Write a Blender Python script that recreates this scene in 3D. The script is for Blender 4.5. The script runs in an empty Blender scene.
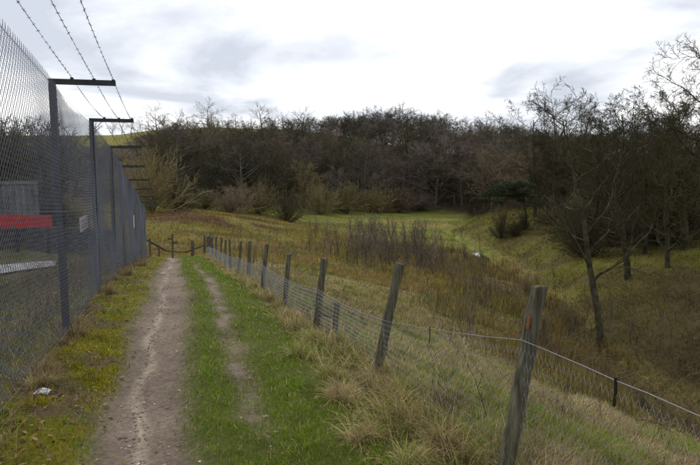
import bpy, math, random
import numpy as np
from mathutils import Vector, Matrix

# ------------------------------------------------------------------ camera, sky, sun, exposure
scene = bpy.context.scene
COL = scene.collection
R = math.radians
FPX, PITCH, EYE = 545.0, R(6.3), 1.6            # focal length in pixels of the 700 x 465 photograph
cam_data = bpy.data.cameras.new('camera'); cam = bpy.data.objects.new('camera', cam_data); COL.objects.link(cam)
cam.location = (0, 0, EYE); cam.rotation_euler = (R(90) - PITCH, 0, 0)
cam_data.sensor_width = 36; cam_data.lens = 36 * FPX / 700; cam_data.clip_start = 0.05; cam_data.clip_end = 5000
scene.camera = cam

SUN_EL, SUN_AZ = R(48), R(-35)                    # azimuth measured from +Y towards +X
world = bpy.data.worlds.new('World'); scene.world = world; world.use_nodes = True
wn, wl = world.node_tree.nodes, world.node_tree.links
wn.clear()
w_out = wn.new('ShaderNodeOutputWorld'); w_bg = wn.new('ShaderNodeBackground'); wl.new(w_bg.outputs[0], w_out.inputs[0])
sky = wn.new('ShaderNodeTexSky'); sky.sky_type = 'NISHITA'; sky.sun_disc = False
sky.sun_elevation = SUN_EL; sky.sun_rotation = SUN_AZ
sky_s = wn.new('ShaderNodeVectorMath'); sky_s.operation = 'SCALE'; sky_s.inputs['Scale'].default_value = 0.12
wl.new(sky.outputs[0], sky_s.inputs[0])
tc = wn.new('ShaderNodeTexCoord'); sep = wn.new('ShaderNodeSeparateXYZ'); wl.new(tc.outputs['Generated'], sep.inputs[0])
zz = wn.new('ShaderNodeMath'); zz.operation = 'MAXIMUM'; wl.new(sep.outputs[2], zz.inputs[0]); zz.inputs[1].default_value = 0.0
za = wn.new('ShaderNodeMath'); za.operation = 'ADD'; wl.new(zz.outputs[0], za.inputs[0]); za.inputs[1].default_value = 0.16
dvx = wn.new('ShaderNodeMath'); dvx.operation = 'DIVIDE'; wl.new(sep.outputs[0], dvx.inputs[0]); wl.new(za.outputs[0], dvx.inputs[1])
dvy = wn.new('ShaderNodeMath'); dvy.operation = 'DIVIDE'; wl.new(sep.outputs[1], dvy.inputs[0]); wl.new(za.outputs[0], dvy.inputs[1])
cmb = wn.new('ShaderNodeCombineXYZ'); wl.new(dvx.outputs[0], cmb.inputs[0]); wl.new(dvy.outputs[0], cmb.inputs[1])
cmb.inputs[2].default_value = 9.4
cn = wn.new('ShaderNodeTexNoise'); cn.inputs['Scale'].default_value = 1.0; cn.inputs['Detail'].default_value = 7
cn.inputs['Roughness'].default_value = 0.52; cn.inputs['Distortion'].default_value = 0.35
wl.new(cmb.outputs[0], cn.inputs['Vector'])
cr = wn.new('ShaderNodeValToRGB'); wl.new(cn.outputs['Fac'], cr.inputs[0])
e = cr.color_ramp.elements
e[0].position = 0.36; e[0].color = (0.47, 0.495, 0.555, 1)
e[1].position = 0.60; e[1].color = (1.05, 1.04, 1.03, 1)
e.new(0.48).color = (0.74, 0.755, 0.79, 1)
cmx = wn.new('ShaderNodeMixRGB'); cmx.inputs[0].default_value = 0.93
wl.new(sky_s.outputs[0], cmx.inputs[1]); wl.new(cr.outputs[0], cmx.inputs[2])
wl.new(cmx.outputs[0], w_bg.inputs['Color']); w_bg.inputs['Strength'].default_value = 1.0

sun_d = bpy.data.lights.new('sun', 'SUN'); sun_d.energy = 1.0; sun_d.angle = R(25); sun_d.color = (1, 0.96, 0.9)
sun = bpy.data.objects.new('sun', sun_d); COL.objects.link(sun)
sdir = Vector((math.sin(SUN_AZ) * math.cos(SUN_EL), math.cos(SUN_AZ) * math.cos(SUN_EL), math.sin(SUN_EL)))
sun.rotation_euler = sdir.to_track_quat('Z', 'Y').to_euler(); sun.location = (0, 0, 60)
scene.view_settings.view_transform = 'Standard'; scene.view_settings.look = 'None'
scene.view_settings.exposure = 0.5; scene.view_settings.gamma = 1.0
scene.cycles.max_bounces = 5; scene.cycles.diffuse_bounces = 3; scene.cycles.transparent_max_bounces = 8

rng = np.random.default_rng(11)
random.seed(5)

# ------------------------------------------------------------------ helpers
def smooth(a, b, x):
    t = np.clip((x - a) / (b - a), 0, 1); return t * t * (3 - 2 * t)
def softplus(x): return np.logaddexp(0, x)
def _hash(ix, iy, seed):
    h = (ix.astype(np.int64) * 374761393 + iy.astype(np.int64) * 668265263 + seed * 1442695041) & 0xffffffff
    h = ((h ^ (h >> 13)) * 1274126177) & 0xffffffff
    return ((h ^ (h >> 16)) & 0xffff) / 65535.0
def vnoise(x, y, seed=0):
    x = np.asarray(x, float); y = np.asarray(y, float)
    ix = np.floor(x); iy = np.floor(y); fx = x - ix; fy = y - iy
    fx = fx * fx * (3 - 2 * fx); fy = fy * fy * (3 - 2 * fy)
    a = _hash(ix, iy, seed); b = _hash(ix + 1, iy, seed); c = _hash(ix, iy + 1, seed); d = _hash(ix + 1, iy + 1, seed)
    return (a * (1 - fx) + b * fx) * (1 - fy) + (c * (1 - fx) + d * fx) * fy
def fbm(x, y, seed=0, o=4):
    s = 0; a = 0.5; t = 0
    for k in range(o):
        s = s + a * vnoise(x, y, seed + k * 17); t += a; a *= 0.5; x = x * 2.03; y = y * 2.03
    return s / t

def mesh_np(name, verts, faces, mat, parent=None, smooth_shade=False, cols=None, loc=None):
    """verts (N,3), faces (M,k) arrays -> one mesh object"""
    me = bpy.data.meshes.new(name)
    verts = np.ascontiguousarray(verts, dtype=np.float32)
    fl = [np.asarray(f, dtype=np.int32) for f in (faces if isinstance(faces, list) else [faces]) if len(f)]
    me.vertices.add(len(verts)); me.vertices.foreach_set('co', verts.ravel())
    tot = sum(f.size for f in fl); nf = sum(len(f) for f in fl)
    me.loops.add(tot); me.loops.foreach_set('vertex_index', np.concatenate([f.ravel() for f in fl]))
    me.polygons.add(nf)
    sizes = np.concatenate([np.full(len(f), f.shape[1], np.int32) for f in fl])
    me.polygons.foreach_set('loop_start', np.concatenate([[0], np.cumsum(sizes)[:-1]]).astype(np.int32))
    if smooth_shade: me.polygons.foreach_set('use_smooth', np.ones(nf, bool))
    else: me.polygons.foreach_set('use_smooth', np.zeros(nf, bool))
    me.update(calc_edges=True)
    if cols is not None:
        ca = me.color_attributes.new('col', 'FLOAT_COLOR', 'POINT')
        lum = (np.asarray(cols) @ np.array([.3, .59, .11]))[:, None]
        c4 = np.ones((len(verts), 4), np.float32); c4[:, :3] = np.clip(lum + (cols - lum) * 1.22, 0.004, 1)
        ca.data.foreach_set('color', c4.ravel())
    me.materials.append(mat)
    return link(name, me, parent, loc)

def link(name, me, parent=None, loc=None):
    o = bpy.data.objects.new(name, me); COL.objects.link(o)
    if parent is not None: o.parent = parent
    if loc is not None: o.location = loc
    return o
def tag(o, label, cat=None, group=None, kind=None):
    if label: o['label'] = label
    if cat: o['category'] = cat
    if group: o['group'] = group
    if kind: o['kind'] = kind
    return o
def thing(name, label, cat, loc=(0, 0, 0), rz=0, group=None):
    o = bpy.data.objects.new(name, None); COL.objects.link(o)
    o.location = loc; o.rotation_euler = (0, 0, rz); o.empty_display_size = 0.2
    return tag(o, label, cat, group)
def copy_tree(src, loc, rz, sc=1.0, label=None, group=None, cat=None):
    r = src.copy(); COL.objects.link(r); r.location = loc; r.rotation_euler = (0, 0, rz)
    r.scale = (sc, sc, sc) if not isinstance(sc, tuple) else sc
    if label: r['label'] = label
    if group: r['group'] = group
    elif 'group' in r: del r['group']
    if cat: r['category'] = cat
    for ch in list(src.children):
        c = ch.copy(); COL.objects.link(c); c.parent = r
        for g in ch.children:
            d = g.copy(); COL.objects.link(d); d.parent = c
    return r

def tube_arrays(P0, P1, R0, R1, k=4, tip=False):
    """prisms for many segments at once"""
    P0 = np.asarray(P0, float); P1 = np.asarray(P1, float); n = len(P0)
    R0 = np.broadcast_to(np.asarray(R0, float), (n,)); R1 = np.broadcast_to(np.asarray(R1, float), (n,))
    d = P1 - P0; d /= np.maximum(np.linalg.norm(d, axis=1, keepdims=True), 1e-9)
    up = np.where(np.abs(d[:, 2:3]) > 0.9, np.array([[1., 0, 0]]), np.array([[0, 0, 1.]]))
    a = np.cross(d, up); a /= np.linalg.norm(a, axis=1, keepdims=True); b = np.cross(d, a)
    th = np.arange(k) * 2 * np.pi / k
    ring = a[:, None, :] * np.cos(th)[None, :, None] + b[:, None, :] * np.sin(th)[None, :, None]
    V = np.concatenate([P0[:, None] + ring * R0[:, None, None], P1[:, None] + ring * R1[:, None, None]], axis=1)
    base = (np.arange(n) * 2 * k)[:, None]; i = np.arange(k)[None]; j = (np.arange(k)[None] + 1) % k
    F = np.stack([base + j, base + i, base + k + i, base + k + j], axis=2).reshape(-1, 4)
    return V.reshape(-1, 3), F
def merge(parts):
    Vs, Fs, o = [], {}, 0
    for V, F in parts:
        for f in (F if isinstance(F, list) else [F]):
            if len(f): Fs.setdefault(f.shape[1], []).append(np.asarray(f) + o)
        Vs.append(V); o += len(V)
    return np.concatenate(Vs), [np.concatenate(v) for v in Fs.values()]
def polytube(pts, radii, k=8, caps=True):
    pts = np.asarray(pts, float); n = len(pts); radii = np.broadcast_to(np.asarray(radii, float), (n,))
    d = np.gradient(pts, axis=0); d /= np.maximum(np.linalg.norm(d, axis=1, keepdims=True), 1e-9)
    up = np.array([0.0, 0, 1]) if abs(d[:, 2]).mean() < 0.8 else np.array([1.0, 0, 0])
    a = np.cross(d, up); a /= np.linalg.norm(a, axis=1, keepdims=True); b = np.cross(d, a)
    th = np.arange(k) * 2 * np.pi / k
    V = (pts[:, None] + (a[:, None] * np.cos(th)[None, :, None] + b[:, None] * np.sin(th)[None, :, None]) * radii[:, None, None]).reshape(-1, 3)
    i = np.arange(k); j = (i + 1) % k
    F = np.concatenate([np.stack([r * k + j, r * k + i, (r + 1) * k + i, (r + 1) * k + j], 1) for r in range(n - 1)])
    Fs = [F]
    if caps: Fs.append(np.array([i])); Fs.append(np.array([(n - 1) * k + i[::-1]]))
    return V, Fs
def box_arrays(c, ax, ay, az):
    """box from centre and three half-axis vectors"""
    c, ax, ay, az = [np.asarray(v, float) for v in (c, ax, ay, az)]
    V = np.array([c + sx * ax + sy * ay + sz * az for sz in (-1, 1) for sy in (-1, 1) for sx in (-1, 1)])
    F = np.array([[0, 2, 3, 1], [4, 5, 7, 6], [0, 1, 5, 4], [2, 6, 7, 3], [0, 4, 6, 2], [1, 3, 7, 5]])
    return V, F

# ------------------------------------------------------------------ materials
def mat_new(name):
    m = bpy.data.materials.new(name); m.use_nodes = True
    nt = m.node_tree; b = nt.nodes['Principled BSDF']; b.inputs['Specular IOR Level'].default_value = 0.2
    return m, nt.nodes, nt.links, b
def mat_noise(name, c1, c2, scale=8, rough=0.85, c3=None, bump=0.0, bscale=None, stretch=(1, 1, 1), metallic=0, spec=0.2):
    m, n, l, b = mat_new(name)
    t = n.new('ShaderNodeTexCoord'); mp = n.new('ShaderNodeMapping'); mp.inputs['Scale'].default_value = stretch
    l.new(t.outputs['Object'], mp.inputs[0])
    no = n.new('ShaderNodeTexNoise'); no.inputs['Scale'].default_value = scale; no.inputs['Detail'].default_value = 6
    no.inputs['Roughness'].default_value = 0.65
    l.new(mp.outputs[0], no.inputs['Vector'])
    r = n.new('ShaderNodeValToRGB'); l.new(no.outputs['Fac'], r.inputs[0])
    r.color_ramp.elements[0].position = 0.33; r.color_ramp.elements[0].color = (*c1, 1)
    r.color_ramp.elements[1].position = 0.67; r.color_ramp.elements[1].color = (*c2, 1)
    if c3: r.color_ramp.elements.new(0.5).color = (*c3, 1)
    l.new(r.outputs[0], b.inputs['Base Color'])
    b.inputs['Roughness'].default_value = rough; b.inputs['Metallic'].default_value = metallic
    b.inputs['Specular IOR Level'].default_value = spec
    if bump:
        n2 = n.new('ShaderNodeTexNoise'); n2.inputs['Scale'].default_value = bscale or scale * 2; n2.inputs['Detail'].default_value = 5
        l.new(mp.outputs[0], n2.inputs['Vector'])
        bp = n.new('ShaderNodeBump'); bp.inputs['Strength'].default_value = bump; bp.inputs['Distance'].default_value = 0.02
        l.new(n2.outputs['Fac'], bp.inputs['Height']); l.new(bp.outputs[0], b.inputs['Normal'])
    return m
def mat_attr(name, rough=0.8, scale=3.0, amount=0.35, trans=0.0):
    """colour stored per blade, varied by noise"""
    m, n, l, b = mat_new(name)
    a = n.new('ShaderNodeVertexColor'); a.layer_name = 'col'
    t = n.new('ShaderNodeTexCoord'); no = n.new('ShaderNodeTexNoise'); no.inputs['Scale'].default_value = scale; no.inputs['Detail'].default_value = 4
    l.new(t.outputs['Object'], no.inputs['Vector'])
    mr = n.new('ShaderNodeMapRange'); mr.inputs[1].default_value = 0.3; mr.inputs[2].default_value = 0.7
    mr.inputs[3].default_value = 1 - amount; mr.inputs[4].default_value = 1 + amount; l.new(no.outputs['Fac'], mr.inputs[0])
    mu = n.new('ShaderNodeVectorMath'); mu.operation = 'SCALE'; l.new(a.outputs[0], mu.inputs[0]); l.new(mr.outputs[0], mu.inputs['Scale'])
    l.new(mu.outputs[0], b.inputs['Base Color']); b.inputs['Roughness'].default_value = rough
    b.inputs['Specular IOR Level'].default_value = 0.15
    if trans:
        tr = n.new('ShaderNodeBsdfTranslucent'); l.new(mu.outputs[0], tr.inputs[0])
        mx = n.new('ShaderNodeMixShader'); mx.inputs[0].default_value = trans
        l.new(b.outputs[0], mx.inputs[1]); l.new(tr.outputs[0], mx.inputs[2]); l.new(mx.outputs[0], n['Material Output'].inputs[0])
    return m
def mat_obj(name, c1, c2, rough=0.9, scale=1.5):
    """bark or twig colour with noise and a shift from one plant to the next"""
    m, n, l, b = mat_new(name)
    t = n.new('ShaderNodeTexCoord'); no = n.new('ShaderNodeTexNoise'); no.inputs['Scale'].default_value = scale; no.inputs['Detail'].default_value = 5
    l.new(t.outputs['Object'], no.inputs['Vector'])
    r = n.new('ShaderNodeValToRGB'); l.new(no.outputs['Fac'], r.inputs[0])
    r.color_ramp.elements[0].position = 0.35; r.color_ramp.elements[0].color = (*c1, 1)
    r.color_ramp.elements[1].position = 0.65; r.color_ramp.elements[1].color = (*c2, 1)
    oi = n.new('ShaderNodeObjectInfo'); mr = n.new('ShaderNodeMapRange'); l.new(oi.outputs['Random'], mr.inputs[0])
    mr.inputs[3].default_value = 0.6; mr.inputs[4].default_value = 1.45
    mu = n.new('ShaderNodeVectorMath'); mu.operation = 'SCALE'; l.new(r.outputs[0], mu.inputs[0]); l.new(mr.outputs[0], mu.inputs['Scale'])
    l.new(mu.outputs[0], b.inputs['Base Color']); b.inputs['Roughness'].default_value = rough; b.inputs['Specular IOR Level'].default_value = 0.1
    return m

M_BLADE = mat_attr('grass_blades', trans=0.22)
M_STONE = mat_attr('pebble_stone', rough=0.9, scale=30, amount=0.3)
M_FENCE = mat_noise('coated_fence_wire', (0.066, 0.074, 0.098), (0.105, 0.115, 0.145), 6, 0.55, spec=0.4)
M_FPOST = mat_noise('painted_fence_steel', (0.014, 0.016, 0.02), (0.028, 0.03, 0.036), 9, 0.6, bump=0.15, spec=0.35)
M_BARB = mat_noise('rusty_barbed_wire', (0.05, 0.045, 0.045), (0.10, 0.095, 0.10), 40, 0.6)
M_GALV = mat_noise('galvanised_wire', (0.17, 0.18, 0.205), (0.27, 0.285, 0.32), 30, 0.5, metallic=0.3, spec=0.5)
M_NET = mat_noise('wire_netting', (0.24, 0.25, 0.275), (0.36, 0.375, 0.40), 30, 0.55)
M_WOOD = mat_noise('weathered_post_wood', (0.035, 0.032, 0.022), (0.17, 0.155, 0.115), 9, 0.9, c3=(0.095, 0.09, 0.06), bump=1.0, bscale=16, stretch=(5, 5, 0.35))
M_RUST = mat_noise('orange_bare_wood', (0.12, 0.05, 0.022), (0.24, 0.10, 0.04), 30, 0.9)
M_BARK = mat_obj('grey_bark', (0.075, 0.068, 0.055), (0.15, 0.135, 0.11), scale=2)
M_BARKG = mat_obj('mossy_bark', (0.022, 0.020, 0.012), (0.062, 0.055, 0.034), scale=2.5)
M_TWIG = mat_obj('brown_twigs', (0.068, 0.059, 0.045), (0.128, 0.111, 0.088))
M_TWIGP = mat_obj('purple_brown_twigs', (0.12, 0.093, 0.08), (0.185, 0.148, 0.13))
M_TWIGO = mat_obj('olive_twigs', (0.125, 0.102, 0.046), (0.20, 0.168, 0.08))
M_TWIGD = mat_obj('dark_olive_twigs', (0.036, 0.032, 0.017), (0.072, 0.064, 0.034))
M_TWIGDO = mat_obj('dim_olive_twigs', (0.055, 0.047, 0.02), (0.10, 0.085, 0.038))
M_TWIGR = mat_obj('reddish_twigs', (0.105, 0.077, 0.052), (0.165, 0.122, 0.084))
M_IVY = mat_obj('ivy_leaves', (0.014, 0.024, 0.010), (0.035, 0.052, 0.02), 0.6)
M_NEEDLE = mat_obj('pine_needles', (0.02, 0.036, 0.014), (0.046, 0.066, 0.025), 0.7)
M_BRAMBLE = mat_obj('bramble_stems', (0.05, 0.037, 0.022), (0.14, 0.105, 0.065))
M_RED = mat_noise('red_paint', (0.33, 0.022, 0.02), (0.45, 0.04, 0.035), 3, 0.6)
M_DARKWALL = mat_noise('dark_stone', (0.045, 0.045, 0.045), (0.12, 0.115, 0.105), 5, 0.9)
M_CONC = mat_noise('pale_concrete', (0.17, 0.17, 0.18), (0.27, 0.27, 0.28), 2, 0.9)
M_CONT = mat_noise('grey_container_paint', (0.10, 0.105, 0.105), (0.19, 0.195, 0.19), 1.2, 0.7)
M_GLINT = mat_noise('painted_glint', (0.35, 0.38, 0.42), (0.85, 0.87, 0.9), 3.5, 0.3)  # white colour stands in for sky glint on the stream
M_SIGN = mat_noise('white_sign_paint', (0.42, 0.42, 0.45), (0.55, 0.55, 0.57), 20, 0.5)
M_SIGNR = mat_noise('faded_pink_print', (0.30, 0.16, 0.18), (0.4, 0.24, 0.26), 60, 0.6)
M_PLASTIC = mat_noise('white_plastic', (0.36, 0.36, 0.36), (0.66, 0.67, 0.70), 12, 0.4, spec=0.5)

# ------------------------------------------------------------------ terrain height
SA, CA = 0.305, 0.952                             # the path runs along (-SA, CA), q is measured across it
def sq(X, Y): return -SA * X + CA * Y, CA * X + SA * Y
def xy(s, q): return -SA * s + CA * q, CA * s + SA * q
def pathz(s):
    z = -0.13 * 1.5 * softplus((s - 8.2) / 1.5)
    return -3.75 + 0.3 * softplus((z + 3.75) / 0.3) + 0.10 * smooth(4.5, 1.0, s)
def stream_x(Y): return np.interp(Y, [-60, 0, 17, 27, 45, 70, 95, 130], [9.5, 11, 11.6, 12.8, 15, 17.2, 17.0, 30])
def floorz(Y): return np.interp(Y, [-40, 15, 25, 60, 75, 100, 140, 200], [-6.2, -7.0, -7.4, -8.3, -8.5, -8.3, -7.4, -6.5])
ANG = np.arctan(np.array([-0.9, -0.64, -0.42, -0.36, -0.25, -0.1, 0.0, 0.15, 0.3, 0.45, 0.64, 0.9]))
A_YS = [80, 80, 92, 95, 105, 118, 128, 140, 112, 85, 62, 50]
A_YC = [200, 200, 205, 205, 205, 205, 205, 205, 185, 160, 135, 110]
A_ZC = [13, 13, 14.5, 16.2, 17.6, 17.2, 14.5, 9.5, 4.5, 5.0, 6.0, 8]
def H(X, Y, micro=True):
    X = np.asarray(X, float); Y = np.asarray(Y, float)
    s, q = sq(X, Y)
    sc_ = np.clip(s, -40, 46)
    P = pathz(sc_)
    yard = smooth(-2.2, -6.5, q) * smooth(60, 30, s)
    P = P * (1 - yard) + (-1.55) * yard
    P = P - 0.30 * smooth(0.5, 1.6, q) * smooth(4.0, 7.5, s) * smooth(27, 14, s)
    g = 0.45 - 0.31 * smooth(8, 36, s)
    F = floorz(Y)
    dq = np.maximum(q - 1.45, 0) ; dq = np.where(q > 1.45, np.sqrt(dq * dq + 0.16) - 0.4, 0)
    side = P - g * dq
    k = 0.5
    side = F - 0.25 + k * softplus((side - F + 0.25) / k)         # bank flattens into the valley floor
    # mound beyond the stile
    md = ((X + 15.5) / 12.0) ** 2 + ((Y - 62) / 11.0) ** 2
    side = side + 0.75 * np.exp(-md * 1.3) * (0.8 + 0.4 * vnoise(X / 5, Y / 5, 4))
    r = X - stream_x(Y)
    bank = 1.7 * smooth(1.2, 6.5, r) + 0.165 * np.maximum(r - 5, 0)
    side = np.where(r > 0, np.minimum(side, F + 0.15), side) + np.where(r > 0, bank, 0)
    ch = np.exp(-(np.where(r < 0, r * 0.7, r) / (0.75 + 0.6 * np.exp(-((Y - 68) / 4.0) ** 2))) ** 2) * smooth(-30, 0, Y)
    side = side * (1 - ch) + (F - 0.8) * ch
    ang = np.arctan2(X, Y); rad = np.hypot(X, Y)
    Ys = np.interp(ang, ANG, A_YS); Yc = np.interp(ang, ANG, A_YC); Zc = np.interp(ang, ANG, A_ZC)
    t = smooth(0, 1, (rad - Ys) / (Yc - Ys))
    t = 0.55 * t + 0.45 * np.clip((rad - Ys) / (Yc - Ys), 0, 1)
    side = np.minimum(side, Zc)
    z = side * (1 - t) + Zc * t
    z = z - 0.02 * np.maximum(rad - 260, 0) * smooth(260, 500, rad)
    # gentle unevenness away from the path
    off = np.maximum(smooth(1.6, 5, q), smooth(-3, -6, q))
    z = z + off * 0.35 * (fbm(X / 6, Y / 6, 7, 3) - 0.5) * smooth(3, 12, rad) + smooth(40, 90, rad) * 1.2 * (fbm(X / 25, Y / 25, 9, 3) - 0.5)
    z = z + off * smooth(5, 10, rad) * smooth(85, 60, rad) * 0.26 * (fbm(X / 1.3, Y / 1.3, 12, 3) - 0.5)
    if micro:
        near = smooth(60, 25, rad)
        onp = smooth(-1.6, -1.2, q) * smooth(2.2, 1.6, q) * smooth(36, 30, s)
        wob = 0.22 * (vnoise(s * 0.5, 0 * s, 31) - 0.5)
        rut = 0.05 * np.exp(-(((q + 0.19 + wob) / 0.26) ** 4)) + 0.035 * np.exp(-(((q - 0.49 + wob) / 0.15) ** 2))
        z = z + near * (onp * (-rut) + 0.018 * (fbm(X * 3.2, Y * 3.2, 3, 3) - 0.5) + 0.016 * (fbm(X * 11, Y * 11, 5, 3) - 0.5) - 0.02 * onp * smooth(0.58, 0.72, fbm(X * 4.5, Y * 4.5, 8, 2)))
        z = z + near * 0.05 * onp * smooth(-0.55, -0.95, q)
    return z
def Hs(x, y): return float(H(np.array([x]), np.array([y]))[0])
def ray(px, py):
    u = (px - 350) / FPX; v = (232.5 - py) / FPX
    dy = math.cos(PITCH) + v * math.sin(PITCH); dz = -math.sin(PITCH) + v * math.cos(PITCH)
    return u / dy, dz / dy
def at(px, py, Y):
    u, w = ray(px, py); return Vector((u * Y, Y, EYE + w * Y))
def ground_at(px, py, ymin=2.0, ymax=400):
    """where the sight line through a photo pixel meets the ground"""
    u, w = ray(px, py); Ys = np.exp(np.linspace(math.log(ymin), math.log(ymax), 3000))
    d = EYE + w * Ys - H(u * Ys, Ys)
    i = np.argmax(d < 0) if (d < 0).any() else len(Ys) - 1
    Y = Ys[i]; return Vector((u * Y, Y, Hs(u * Y, Y)))
def on_ground(px, Y):
    u = (px - 350) / FPX; return Vector((u * Y, Y, Hs(u * Y, Y)))

# ground cover weights, all functions of place
def cover(X, Y):
    s, q = sq(X, Y); rad = np.hypot(X, Y); r = X - stream_x(Y)
    wob = 0.22 * (vnoise(s * 0.5, 0 * s, 31) - 0.5) + 0.14 * (fbm(X * 2.2, Y * 2.2, 21, 3) - 0.5)
    qq = q + wob
    onp = smooth(32, 27, s)
    n1 = fbm(X * 1.7, Y * 1.7, 41, 4)
    soil = np.exp(-(((qq + 0.21) / 0.30) ** 4)) * onp
    soil2 = np.exp(-(((qq - 0.47) / 0.10) ** 2)) * onp * smooth(2.9, 3.8, s) * (0.5 + 0.5 * smooth(0.35, 0.6, fbm(X * 3.6, Y * 3.6, 47, 4))) * smooth(21, 13, s)
    left = smooth(-0.42, -0.6, qq) * smooth(-1.45, -1.15, qq)
    soil3 = left * smooth(0.54, 0.66, fbm(X * 2.6, Y * 2.6, 55, 3)) * 0.85
    return s, q, qq, rad, r, np.clip(soil + soil2, 0, 1), soil3, left, n1, onp

def ground_colour(X, Y):
    s, q, qq, rad, r, soil, soil3, left, n1, onp = cover(X, Y)
    c = np.zeros(X.shape + (3,))
    def lay(col, w): c[...] = c * (1 - w[..., None]) + np.array(col) * w[..., None]
    one = np.ones_like(X)
    lay((0.15, 0.125, 0.06), one)                                            # dead grass slope
    lay((0.19, 0.165, 0.065), smooth(0.4, 0.65, fbm(X / 3.0, Y / 3.0, 61, 4)) * 0.8)
    lay((0.085, 0.10, 0.035), smooth(0.52, 0.68, fbm(X / 2.1, Y / 2.1, 63, 4)) * 0.6)
    F = floorz(Y); low = smooth(3.0, 0.8, H(X, Y, False) - F)
    marsh = low * smooth(-26, -14, r) * smooth(2, -1, r) * smooth(78, 60, Y) * smooth(10, 20, Y)
    lay((0.115, 0.092, 0.04), marsh)
    # meadow beyond
    field = smooth(74, 88, rad) * smooth(-60, -40, X)
    lay((0.125, 0.125, 0.05), field * smooth(20, 2, X - 0.1 * Y))
    gf = np.maximum(smooth(94, 104, rad + 6 * (fbm(X / 9, Y / 9, 75, 2) - .5)), smooth(66, 74, rad) * smooth(-16, -9, r) * smooth(2, 0, r))
    lay((0.135, 0.17, 0.045), gf * (0.45 + 0.55 * smooth(0.40, 0.52, fbm(X / 16, Y / 6, 71, 3))))
    lay((0.23, 0.20, 0.09), gf * 0.8 * smooth(0.53, 0.62, fbm(X / 18, Y / 4, 73, 3)))
    # opposite bank
    ob = smooth(1.0, 3.0, r)
    lay((0.108, 0.103, 0.033), ob)
    lay((0.075, 0.06, 0.028), ob * smooth(0.42, 0.60, fbm(X / 4, Y / 4, 77, 3)) * 0.75)
    lay((0.062, 0.048, 0.025), ob * smooth(40, 31, Y + 5 * fbm(X / 3, Y / 3, 78, 2)) * 0.75)
    # mound
    md = np.exp(-(((X + 15.5) / 14.0) ** 2 + ((Y - 62) / 13.0) ** 2))
    lay((0.15, 0.14, 0.05), smooth(0.2, 0.6, md))
    lay((0.10, 0.068, 0.04), smooth(0.5, 0.8, md) * smooth(0.45, 0.6, fbm(X / 5, Y / 3, 79, 3)))
    # hill
    ang = np.arctan2(X, Y); Ys = np.interp(ang, ANG, A_YS); Yc = np.interp(ang, ANG, A_YC)
    t = np.clip((rad - Ys) / (Yc - Ys), 0, 1)
    lay((0.05, 0.04, 0.026), smooth(-0.02, 0.08, t))
    lay((0.17, 0.15, 0.06), smooth(0.75, 0.86, t) * smooth(0.12, 0.02, ang))
    lay((0.17, 0.16, 0.055), smooth(0.60, 0.7, t) * smooth(-0.36, -0.40, ang))
    # yard
    yard = smooth(-1.7, -2.3, q) * smooth(40, 34, s)
    lay((0.075, 0.072, 0.035), yard)
    # verge, path
    pz = smooth(-1.75, -1.3, qq) * smooth(1.75, 1.35, qq) * onp
    lay((0.085, 0.095, 0.032), pz)
    lay((0.15, 0.13, 0.035), pz * left * 0.9)
    lay((0.13, 0.105, 0.06), smooth(1.0, 1.35, qq) * smooth(2.6, 1.9, qq) * onp)
    pc = np.array((0.20, 0.161, 0.133)) * (0.85 + 0.3 * n1[..., None])
    w = np.clip(soil, 0, 1)[..., None] * onp[..., None]; c[...] = c * (1 - w) + pc * w
    w = (soil3 * onp)[..., None]; c[...] = c * (1 - w) + np.array((0.105, 0.078, 0.056)) * w
    # pale stony strip worn down the middle of the rut
    st = np.exp(-((q + 0.27 + 0.22 * (vnoise(s * 0.5, 0 * s, 31) - 0.5) + 0.05 * (vnoise(s * 1.4, 0 * s, 91) - 0.5) * 2) / 0.042) ** 2) * onp * smooth(0.33, 0.52, fbm(s * 3, q * 9, 93, 3) + 0.1)
    w = (st * 0.85)[..., None]; c[...] = c * (1 - w) + np.array((0.36, 0.31, 0.25)) * w
    return c

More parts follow.
